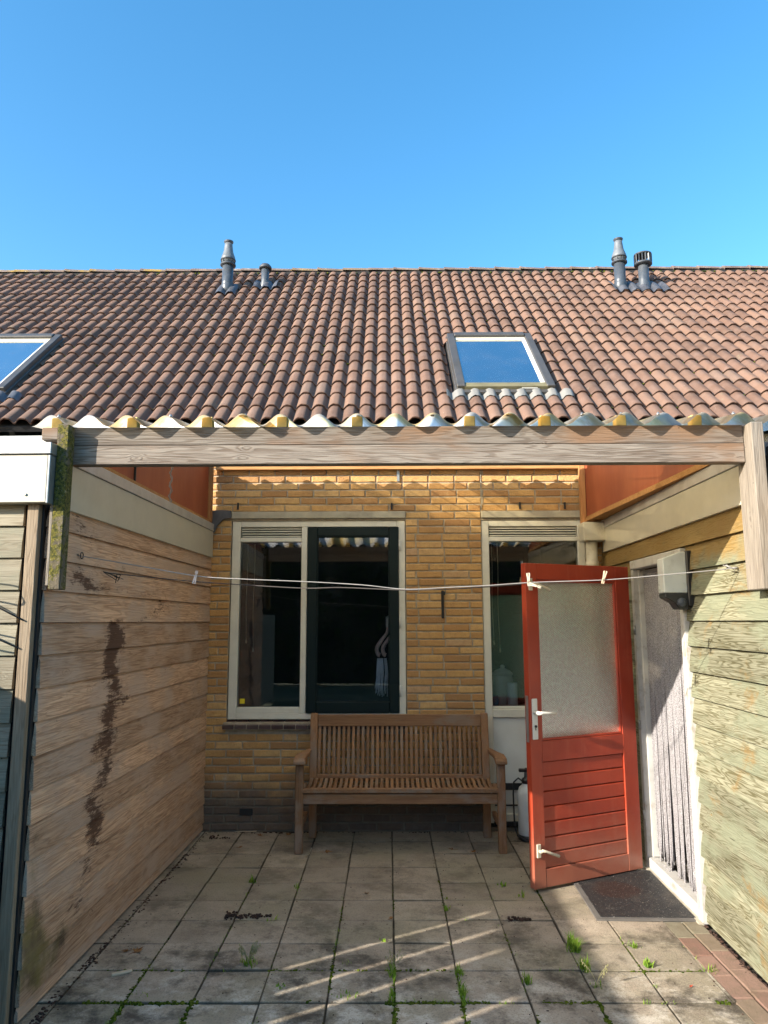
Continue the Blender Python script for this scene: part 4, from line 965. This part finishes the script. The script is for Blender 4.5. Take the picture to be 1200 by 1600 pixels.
# ------------------------------------------------------------------ garden sprayer
sp = thing('pressure_sprayer', 'white garden pressure sprayer with black pump standing between bench and red door', 'sprayer', (1.07, 5.99, 0))
m = MB(); m.lathe([(.05, .018), (.066, .025), (.074, .05), (.075, .13), (.071, .20), (.075, .27), (.074, .34), (.060, .385), (.036, .405), (.034, .42)], 28); m.build('tank', TANK, sp)
m = MB(); m.lathe([(.07, 0), (.08, .004), (.08, .03), (.07, .04)], 24); m.build('foot', BLACK, sp)
m = MB(); m.lathe([(.040, .415), (.042, .44), (.030, .455), (.018, .46), (.016, .50)], 20); m.box(-.06, .06, -.015, .015, .50, .525); m.lathe([(.014, .50), (.014, .53)], 10); m.build('pump', BLACK, sp, .004)
m = MB(); m.tube([(-.03, -.02, .43), (-.07, -.03, .46), (-.105, -.03, .43), (-.112, -.03, .34), (-.11, -.03, .2), (-.108, -.035, .10), (-.09, -.05, .04), (-.03, -.09, .012), (.04, -.10, .012)], .0065, 8); m.build('hose', BLACK, sp)
m = MB(); m.box(.052, .056, -.06, -.02, .10, .30); m.build('level_marks', PIPED, sp)

# ------------------------------------------------------------------ door mat
mt = thing('door_mat', 'black rubber doormat with grey border in front of the threshold', 'doormat', (1.46, 4.84, 0), R(-1.25))
m = MB(); m.box(-.26, .27, -.39, .40, .004, .014); m.build('rubber_field', MAT, mt)
m = MB(); b_ = .028
for a in ((-.29, -.26, -.42, .42), (.27, .28, -.42, .42), (-.26, .27, -.42, -.39), (-.26, .27, .40, .42)): m.box(a[0], a[1], a[2], a[3], .002, .011)
m.build('border', plain('grey rubber border', (.11, .10, .09), .7), mt)

# ------------------------------------------------------------------ clothes lines and pegs
def crom(P, n=10):
    P = [Vector(p) for p in P]; out = []
    for i in range(len(P)-1):
        p0, p1, p2, p3 = P[max(i-1, 0)], P[i], P[i+1], P[min(i+2, len(P)-1)]
        for j in range(n):
            t = j/n; out.append(.5*((2*p1)+(-p0+p2)*t+(2*p0-5*p1+4*p2-p3)*t*t+(-p0+3*p1-3*p2+p3)*t**3))
    return out+[P[-1]]
cl = thing('clothes_line', 'sagging grey clothes line stretched across the patio in front of the windows', 'clothes line', (-1.545, 3.65, 1.996))
LA = [(-1.547, 3.65, 1.996), (-1.232, 3.65, 1.941), (-0.95, 3.65, 1.892), (-0.721, 3.65, 1.876), (-0.403, 3.65, 1.862), (-0.128, 3.65, 1.845), (0.081, 3.65, 1.824), (0.293, 3.65, 1.832), (0.488, 3.65, 1.841), (0.726, 3.65, 1.856), (1.07, 3.65, 1.867), (1.374, 3.65, 1.892), (1.612, 3.65, 1.913), (1.723, 3.65, 1.925)]
sub = lambda L: [Vector(p)-Vector((-1.545, 3.65, 1.996)) for p in L]
m = MB(); m.tube(sub(crom(LA)), .0024, 7); m.build('cord', CORD, cl)
LB = [(-1.502, 3.9, 1.926), (-1.252, 3.866, 1.899), (-0.989, 3.83, 1.873), (-0.793, 3.803, 1.858), (-0.437, 3.752, 1.835), (-0.24, 3.723, 1.836), (0.081, 3.675, 1.821), (0.293, 3.66, 1.824), (0.49, 3.66, 1.835), (0.658, 3.66, 1.847)]
m = MB(); m.tube(sub(crom(LB)), .0026, 7); p = m.build('cord', CORDD, cl); p['label'] = 'darker second cord'
m = MB(); m.tube(sub([(-1.57, 3.63, 1.998), (-1.54, 3.64, 1.998)]), .003, 6)
m.tube(sub([(-1.53+.0, 3.655+.016*math.cos(a*.6), 1.996+.016*math.sin(a*.6)) for a in range(11)]), .003, 6); m.build('screw_eye', IRON, cl)
m = MB()
rng = random.Random(2)
for k in range(7):
    m.tube(sub([(-1.515, 3.90, 1.932), (-1.50+rng.uniform(-.01, .03), 3.98+rng.uniform(-.04, .06), 1.925+rng.uniform(-.02, .012)), (-1.50, 4.06+rng.uniform(-.05, .1), 1.90+rng.uniform(-.02, .02))]), .0022, 5)
m.build('frayed_knot', IRON, cl)
m = MB(); m.tube(sub([(1.745, 3.69, 1.925), (1.71, 3.665, 1.923)]), .006, 8)
for k in range(5): m.tube(sub([(1.70, 3.66, 1.923), (1.695+rng.uniform(-.02, .02), 3.655+rng.uniform(-.03, .03), 1.925+rng.uniform(-.015, .02)), (1.69, 3.68+rng.uniform(-.03, .05), 1.925+rng.uniform(-.02, .02))]), .003, 5)
m.build('wall_hook', CORD, cl)
def peg(x, y, z, rx, ry, label, mt_=PEGW):
    g = MB()
    for s in (-1, 1):
        g.prism([(-.003*s, .012), (.004*s, .012), (.0105*s, -.045), (.004*s, -.048)], -.005, .005, 'y'); g.prism([(.001*s, .012), (.008*s, .012), (.006*s, .03), (.002*s, .03)], -.005, .005, 'y')
    g.tube([(-.009, 0, .0), (0, -.007, 0), (.009, 0, 0)], .0015, 5)
    o = g.build('clothes_peg', mt_); o.scale = (.85,)*3; o.location = (x, y, z); o.rotation_euler = (rx, ry, 0)
    return tag(o, label, 'clothes peg', 'pegs on the clothes line')
PINK = plain('faded pink plastic', (.72, .58, .50), .5)
peg(-.955, 3.645, 1.893, 0, R(12), 'faded pinkish peg clipped at the left end of the clothes line', PINK)
peg(.690, 3.646, 1.862, 0, R(178), 'cream plastic peg standing upright on the line before the red door', CREAMP)
peg(.725, 3.643, 1.838, R(5), R(108), 'cream peg lying almost level beside the red door glass', CREAMP)
peg(1.060, 3.645, 1.872, 0, R(196), 'tilted bare wooden peg hanging in front of the red door top rail')

# black wires on the front of the left shed, with tubes for their shadows
wr = thing('wire_hook', 'dark bent wire hook with dark tubes for its cast shadows on the sunlit left shed front', 'hook', (-1.78, 3.26, 1.84))
m = MB()
m.tube(crom([(-.09, .02, .03), (.02, -.02, .035), (.055, -.03, -.015), (.07, -.03, -.04), (.05, -.03, -.05), (-.02, -.02, -.035), (-.09, 0, -.03)]), .004, 6)
m.tube(crom([(-.09, .02, -.185), (.02, -.02, -.19), (.05, -.03, -.22), (.04, -.03, -.245), (-.01, -.02, -.25), (-.09, 0, -.24)]), .004, 6)
m.build('bent_wire', IRON, wr)
m = MB(); m.tube([(-.09, .005, -.035), (.165, .02, -.165)], .0035, 6); m.tube([(-.09, .005, -.18), (.15, .02, -.285)], .0035, 6); m.build('wire_shadow', IRON, wr)  # dark tubes along the boards model the shadows cast by the hook wires

# ------------------------------------------------------------------ things behind the glass
m = MB()
def hanger(x, label):
    t = thing('clothes_hanger', label, 'hanger', (x, 6.285, 1.405), 0, 'hangers behind the green sash')
    g = MB(); g.tube([(0, 0, .28), (0, 0, .30), (.012, 0, .305)], .004, 6); g.box(-.010, .010, -.004, .004, .21, .30); g.build('clip', WHITE, t)
    g = MB(); g.tube(crom([(.005, .0, .21), (-.005, 0, .16), (-.05, 0, .10), (-.085, 0, .04), (-.078, .0, -.01), (-.06, 0, -.02)]), [.010+.007*min(1, i/25) for i in range(51)], 8); g.build('shoulder', plain('pinkish wood', (.75, .52, .45), .4), t)
hanger(-.015, 'front wooden hanger with steel clip seen through the dark green sash'); hanger(.035, 'rear wooden hanger partly hidden by the right edge of the sash')
ft = thing('fringed_garment', 'white fringed cloth hanging below the wooden hangers behind glass', 'garment', (-.07, 6.29, 1.36))
g = MB(); rng = random.Random(9)
for i in range(26):
    x = rng.uniform(-.035, .06); g.tube([(x*.8, rng.uniform(-.01, .01), .0), (x, 0, -.12), (x*1.0-.01+rng.uniform(-.01, .01), 0, -.2-rng.uniform(.04, .12))], .0035, 5, rng.random())
g.build('fringe', plain('white yarn', (.8, .82, .85), .8), ft)
jr = thing('lidded_jar', 'grey ceramic jar with knob lid on the sill of the right window', 'jar', (.965, 6.40, .952))
g = MB(); g.lathe([(.055, 0), (.075, .05), (.085, .12), (.088, .2), (.082, .25), (.078, .26)], 26); g.build('body', CERA, jr)
g = MB(); g.lathe([(.086, .262), (.088, .275), (.06, .30), (.022, .315), (.018, .32), (.022, .335), (.012, .345)], 26); g.build('lid', CERA, jr)
cn = thing('pillar_candle', 'tall ivory pillar candle in front of the ceramic jar', 'candle', (1.03, 6.30+.005, .952))
g = MB(); g.lathe([(.042, 0), (.042, .198), (.038, .203), (.01, .2)], 26); g.build('wax', CANDLE, cn); g = MB(); g.tube([(0, 0, .2), (.002, 0, .212)], .002, 5); g.build('wick', IRON, cn)
g = MB(); g.box(.87, .915, 6.31, 6.36, .953, 1.05); tag(g.build('storage_box', TEAL, None, .003), 'small teal box beside the candle on the right window sill', 'box')

# ------------------------------------------------------------------ weeds
def blades(mb, x, y, n, h, spread, w=.0035, rg=random, lean=.7, z0=-.01):
    for _ in range(n):
        a = rg.uniform(0, 2*math.pi); L = h*rg.uniform(.45, 1.1); ln = lean*rg.uniform(.2, 1); bx, by = x+rg.gauss(0, spread), y+rg.gauss(0, spread)
        d = Vector((math.cos(a), math.sin(a), 0)); sdv = Vector((-d.y, d.x, 0)); vs = []; S = 4
        for i in range(S+1):
            t = i/S; c = Vector((bx, by, z0))+d*(L*ln*t*t)+Vector((0, 0, L*(t-.35*ln*t*t))); ww = w*(1-t)**.7*(1 if i else .8)
            vs += [c-sdv*ww, c+sdv*ww]
        mb.add(vs, [(2*i, 2*i+1, 2*i+3, 2*i+2) for i in range(S)], rg.random())
def tuft(name, x, y, n, h, spread, label, w=.0035, seeds=0, lean=.7, mat=GRASS, ysp=None):
    rg = random.Random(int(x*1000+y*77)); g = MB(); blades(g, 0, 0, n, h, spread, w, rg, lean)
    if ysp:
        for k in range(int(ysp/.02)): blades(g, rg.gauss(0, .004), rg.uniform(-ysp/2, ysp/2), n//4, h, spread*.6, w, rg, lean)
    if seeds:
        t = thing(name, label, 'weed', (x, y, 0), 0, 'weeds growing in the paving joints'); g.build('leaves', mat, t, fix=False)
        g = MB()
        for k in range(seeds):
            a = rg.uniform(0, 6.28); L = h*rg.uniform(1.6, 2.6); d = Vector((math.cos(a), math.sin(a)*.4, 0)); pts = [d*(L*.55*(i/6)**1.6)+Vector((0, 0, L*i/6*(1-.15*i/6))) for i in range(7)]
            g.tube(pts, .0009, 4)
            for q in range(10): 
                p = pts[-1]*(1-.045*q)+Vector((rg.uniform(-.006, .006), rg.uniform(-.006, .006), rg.uniform(-.004, .004))); g.lathe([(.0005, -.004), (.0022, 0), (.0004, .005)], 5, p, smooth=False)
        g.build('seed_stalks', GRASSD, t, fix=False); return t
    o = g.build(name, mat, None, fix=False); o.location = (x, y, 0)
    return tag(o, label, 'weed', 'weeds growing in the paving joints')
tuft('grass_tuft', -.696, 3.894, 60, .05, .018, 'grass tuft with pale seed stalks near the dark debris on the left', seeds=14)
tuft('weed_seedling', -.895, 5.058, 14, .06, .012, 'small leafy weed in the joint left of the bench leg', w=.007)
tuft('weed_seedling', -.59, 4.95, 8, .05, .010, 'faint thin weed in the joint before the left bench leg', w=.004)
tuft('weed_seedling', -.647, 4.44, 6, .05, .02, 'arched green fern-like sprig lying right of the seed debris', w=.006, lean=1.3)
tuft('grass_tuft', -1.118, 3.595, 30, .022, .03, 'low mossy green patch on the pale slab at lower left', w=.004)
tuft('weed_seedling', -.038, 4.172, 9, .03, .008, 'tiny bright seedling on the farthest light stripe', w=.006)
tuft('grass_tuft', .010, 3.80, 22, .055, .010, 'upper narrow grass strip in the middle paving joint', ysp=.18, seeds=5)
tuft('grass_tuft', .011, 3.60, 20, .045, .008, 'lower grass strip in the middle paving joint below the stripes', ysp=.14)
tuft('grass_tuft', .329, 3.80, 20, .05, .010, 'grass strip in the joint crossing the third light stripe', ysp=.16)
tuft('grass_tuft', .327, 3.60, 26, .055, .011, 'yellowing grass strip low in the joint right of the middle one', ysp=.20)
tuft('grass_tuft', .640, 3.72, 24, .05, .010, 'shaded grass clump left of the sunlit paving edge', ysp=.14)
tuft('grass_tuft', .944, 4.06, 60, .085, .016, 'largest bright grass clump at the edge of the sunlight', ysp=.16)
tuft('grass_tuft', .938, 3.86, 40, .07, .014, 'second bright grass clump below the largest one', ysp=.08)
tuft('grass_tuft', .952, 3.68, 12, .05, .015, 'thin sparse sprig at the foot of the sunlit grass joint', seeds=3)
tuft('grass_tuft', 1.257, 4.09, 26, .05, .013, 'small bright tuft in the sunlit joint below the doormat')
tuft('weed_seedling', 1.259, 3.88, 22, .05, .012, 'broad-leaved bright weed below the small doormat tuft', w=.008, ysp=.07)
tuft('weed_seedling', .345, 4.758, 7, .03, .009, 'upper tiny weed in the joint in front of the bench', w=.007)
tuft('weed_seedling', .332, 4.59, 12, .04, .010, 'lower tiny weed in the joint in front of the bench', w=.007)
tuft('weed_seedling', .719, 4.998, 14, .045, .016, 'flat weed sprouting left of the red door foot', w=.008)
tuft('weed_seedling', .800, 4.80, 12, .045, .018, 'pale weed just below the free corner of the red door', w=.006)
tuft('grass_tuft', 1.545, 3.84, 18, .04, .014, 'yellow green tuft beside the red clay pavers')
tuft('weed_seedling', -.206, 3.915, 10, .045, .012, 'thin feathery weed between the two middle light stripes', w=.002)
tuft('weed_seedling', .44, 4.46, 7, .025, .012, 'tiny weed on the farthest stripe right of the middle joint', w=.006)
tuft('weed_seedling', -.19, 3.60, 26, .03, .030, 'low creeping weed along the third light stripe', w=.005)
tuft('weed_seedling', -.507, 3.677, 16, .03, .014, 'low leafy weed at the start of the second light stripe', w=.007)
g = MB(); rg = random.Random(35)
for _ in range(1500):
    x = rg.uniform(-1.5, 1.7); y = 3.0+3.15*rg.random()
    if rg.random() < .45: x = .02+.3*rg.randint(-5, 5)+rg.gauss(0, .02)
    if mnoise.noise(Vector((x*1.7, y*1.7, 9))) < rg.uniform(-.5, .45): continue
    r_ = rg.uniform(.0012, .0042); g.lathe([(r_, 0), (r_*.8, r_*.6), (r_*.1, r_*.9)], 5, (x, y, .001), smooth=False, rnd=rg.random())
tag(g.build('paving_crumbs', DEBRIS, None, fix=False), 'fine dark crumbs of soil scattered over the paving', 'soil', None, 'stuff')
# joint moss and hair-fine growth nobody could count
g = MB(); rg = random.Random(33)
for _ in range(5200):
    if rg.random() < .6: x = .02+.3*rg.randint(-5, 4)+rg.gauss(0, .006); y = 3.0+(rg.random()**1.8)*2.2
    else: x = rg.uniform(-1.5, 1.5); y = 6.24-.3*rg.choice((8, 9, 9, 9, 10, 10, 11))+rg.gauss(0, .008)
    if mnoise.noise(Vector((x*2.2, y*2.2, 3))) < -.02+ (y-3.4)*.12: continue
    r_ = rg.uniform(.003, .011 if y < 3.9 else .006); g.lathe([(r_, -.006), (r_*.8, r_*.25), (r_*.2, r_*.5)], 5, (x, y, -.003), smooth=False, rnd=rg.random())
tag(g.build('joint_moss', MOSS, None, fix=False), 'dark green moss filling the paving joints', 'moss', None, 'stuff')
g = MB(); rg = random.Random(36)
for _ in range(420):
    y = 3.05+(rg.random()**1.7)*1.9; x = .02+.3*rg.randint(-4, 5)+rg.gauss(0, .006)
    if rg.random() < .25: x = rg.uniform(-1.3, 1.5); y = 6.24-.3*rg.choice((9, 9, 10, 8))
    if mnoise.noise(Vector((x*2.4, y*2.4, 5))) < .0: continue
    blades(g, x, y, 3, .028, .006, .0022, rg, .9)
tag(g.build('joint_grass', GRASS, None, fix=False), 'sparse short green grass sprouting along the paving joints', 'grass', None, 'stuff')
g = MB(); rg = random.Random(34)
for _ in range(900):
    side = rg.random()
    if side < .45: y = rg.uniform(3.3, 6.15); x = -1.50+.0205*(y-6.2)+abs(rg.gauss(0, .022))+.035
    elif side < .7: x = rg.uniform(-1.45, 1.5); y = 6.19-abs(rg.gauss(0, .012))
    else: y = rg.uniform(3.0, 4.4); x = 1.755-abs(rg.gauss(0, .015))+.022*(y-4.4)
    r_ = rg.uniform(.003, .011); g.lathe([(r_, 0), (r_*.8, r_*.5), (r_*.1, r_*.8)], 5, (x, y, -.004), smooth=False, rnd=rg.random())
tag(g.build('wall_foot_dirt', DEBRIS, None, fix=False), 'dark soil crumbs gathered along the wall feet', 'soil', None, 'stuff')
def heap(x, y, wx, wy, n, label):
    rg = random.Random(int(x*100)+n); g = MB()
    for _ in range(n):
        u = rg.random(); r_ = rg.uniform(.004, .009); px = wx*(u**1.6)-wx*.25; py = rg.gauss(0, wy*(1-u*.6)); pz = max(0, rg.gauss(.004, .008)*(1-u))
        g.lathe([(r_*.4, 0), (r_, r_*.5), (r_*.7, r_*1.3), (r_*.1, r_*1.5)], 6, (px, py, pz), smooth=False)
    o = g.build('seed_debris', DEBRIS, None, fix=False); o.location = (x, y, 0); return tag(o, label, 'debris', 'dark droppings on the paving')
heap(-.87, 4.49, .26, .022, 110, 'dark heap of dry seed debris on the left paving')
heap(.70, 4.44, .13, .012, 45, 'thin dark scatter of debris below the red door')
heap(-1.36, 6.02, .16, .03, 40, 'brown leaf crumbs heaped in the corner by the left shed')
def leaf(x, y, s, rz, label, col_=LEAFD, n=5, kind='dry_leaf'):
    rg = random.Random(int(x*999+y*13)); g = MB(); c = Vector((0, 0, .012*s/.03))
    for k in range(n):
        a = -1.1+2.2*k/(n-1)+rg.uniform(-.1, .1); L = s*(1-.35*abs(a)); d = Vector((math.cos(a), math.sin(a), 0)); pd = Vector((-d.y, d.x, 0))
        tip = d*L+Vector((0, 0, rg.uniform(.001, .014))); mid = d*L*.5
        g.add([(0, 0, .002), mid+pd*L*.16+Vector((0, 0, .006)), tip, mid-pd*L*.16+Vector((0, 0, .004))], [(0, 1, 2), (0, 2, 3)], rg.random())
    g.tube([(0, 0, .002), (-s*.4, .002, .003), (-s*.7, .0, .005)], .0012, 4)
    o = g.build(kind, col_, None, fix=False); o.location = (x, y, 0.001); o.rotation_euler = (0, 0, rz); return tag(o, label, 'leaf', 'dry leaves on the paving')
leaf(-1.30, 4.03, .055, 1.0, 'curled brown leaf near the left shed foot')
leaf(-1.34, 4.05, .04, 3.5, 'darker small leaf touching the curled leaf by the left shed')
leaf(-.803, 6.10, .05, 1.4, 'upright brown leaf against the wall left of the bench')
leaf(-1.009, 6.08, .05, 2.4, 'dark leaf by the wall between corner and upright leaf')
leaf(-1.12, 5.78, .03, .4, 'small reddish leaf in the joint near the left corner')
leaf(-.47, 5.67, .06, .2, 'flat dark leaf behind the left bench leg')
leaf(.467, 5.727, .05, 2.9, 'dark leaf under the right half of the bench')
leaf(.602, 5.666, .045, .9, 'pale curled leaf under the bench near the right leg')
leaf(1.38, 3.673, .018, .9, 'tiny bright red petal on the sunlit paving', m_leaf('red petal', (.5, .03, .015), (.6, .06, .02)), 4, 'fallen_petal')
leaf(1.50, 4.80, .03, 2.0, 'small rusty leaf lying on the doormat')
leaf(1.56, 5.02, .025, 4.0, 'pale leaf scrap at the inner end of the doormat')
leaf(-.14, 4.85, .03, 4.0, 'scrap of dark leaf in the open paving before the bench')
leaf(.0, 4.45, .03, 1.0, 'dark leaf scrap in the middle joint above the stripes')
g = MB(); g.prism([(-.05, .0), (.045, .002), (.05, .012), (-.045, .012)], -.012, .012, 'y'); o = g.build('wood_chip', PEGW, None, .003); o.location = (-1.285, 3.80, 0); o.rotation_euler = (0, 0, .5); tag(o, 'pale splintered wood chip on the left paving', 'wood chip')
g = MB(); g.tube(crom([(0, 0, .006), (.06, .01, .008), (.13, -.005, .012), (.17, .01, .01)]), .0035, 6); o = g.build('twig', PEGW); o.location = (-1.22, 6.10, .02); tag(o, 'pale twig lying in the corner below the air vent', 'twig')
g = MB(); g.tube([(0, 0, .004), (.03, -.02, .03), (.045, -.04, .075)], .003, 6); o = g.build('twig', PEGW); o.location = (-.60, 5.56, 0); tag(o, 'pale twig leaning on the left front bench leg', 'twig')

# ------------------------------------------------------------------ out of frame: fence to the left, added hedge behind
fn = thing('board_fence', 'brown board fence with narrow upright gaps left of the patio', 'fence', (-2.55, 0, 0))
m = MB(); FE = 3.26
m.box(-.02, .02, -4, FE, 0, 1.02); m.box(-.02, .02, -4, FE, 1.585, 1.80)
slits = [2.55, 2.305, 2.06, 1.58, 1.34, .86, .62]
y = FE
edges = sorted(slits, reverse=True)
for sgm in edges:
    m.box(-.0195, .0195, sgm+.026, y, 1.0205, 1.5845); y = sgm-.026
m.box(-.0195, .0195, -4, y, 1.0205, 1.5845)
m.build('boards', TRIMW, fn)
for y in (-3.9, -1.9, .1, 3.2):
    m = MB(); m.box(-.10, -.03, y-.035, y+.035, 0, 1.78); m.build('post', TRIMW, fn)
hd = thing('unseen_hedge', 'unseen tall dark leafy hedge added behind the camera to darken window reflections', 'hedge', (0, -8, 0))  # added out of view so the windows don't reflect open sky
rg = random.Random(77); g = MB()
for _ in range(15000):
    x = rg.uniform(-9, 9); z = rg.uniform(0.0, 4.6+.5*math.sin(x*.9)+.3*math.sin(x*2.3)); y = rg.uniform(-.5, .5)
    s = rg.uniform(.05, .11); a = Vector((rg.uniform(-1, 1), rg.uniform(-1, 1), rg.uniform(-1, 1))).normalized(); b = a.orthogonal().normalized(); c = a.cross(b); p = Vector((x, y, z))
    g.add([p-b*s, p+c*s*.6, p+b*s, p-c*s*.6], [(0, 1, 2, 3)], rg.random())
g.build('foliage', HEDGE, hd, fix=False)
m = MB(); m.box(-9, 9, -.12, .12, 0, 4.2); m.build('dense_core', plain('shaded hedge core', (.008, .012, .006), 1), hd)
for x in (-7.5, -5, -2.5, 0, 2.5, 5, 7.5):
    m = MB(); m.tube([(x, .3, 0), (x+.1, .3, 1.2), (x, .25, 2.4)], [.06, .045, .03], 8); m.build('stem', BARK, hd)
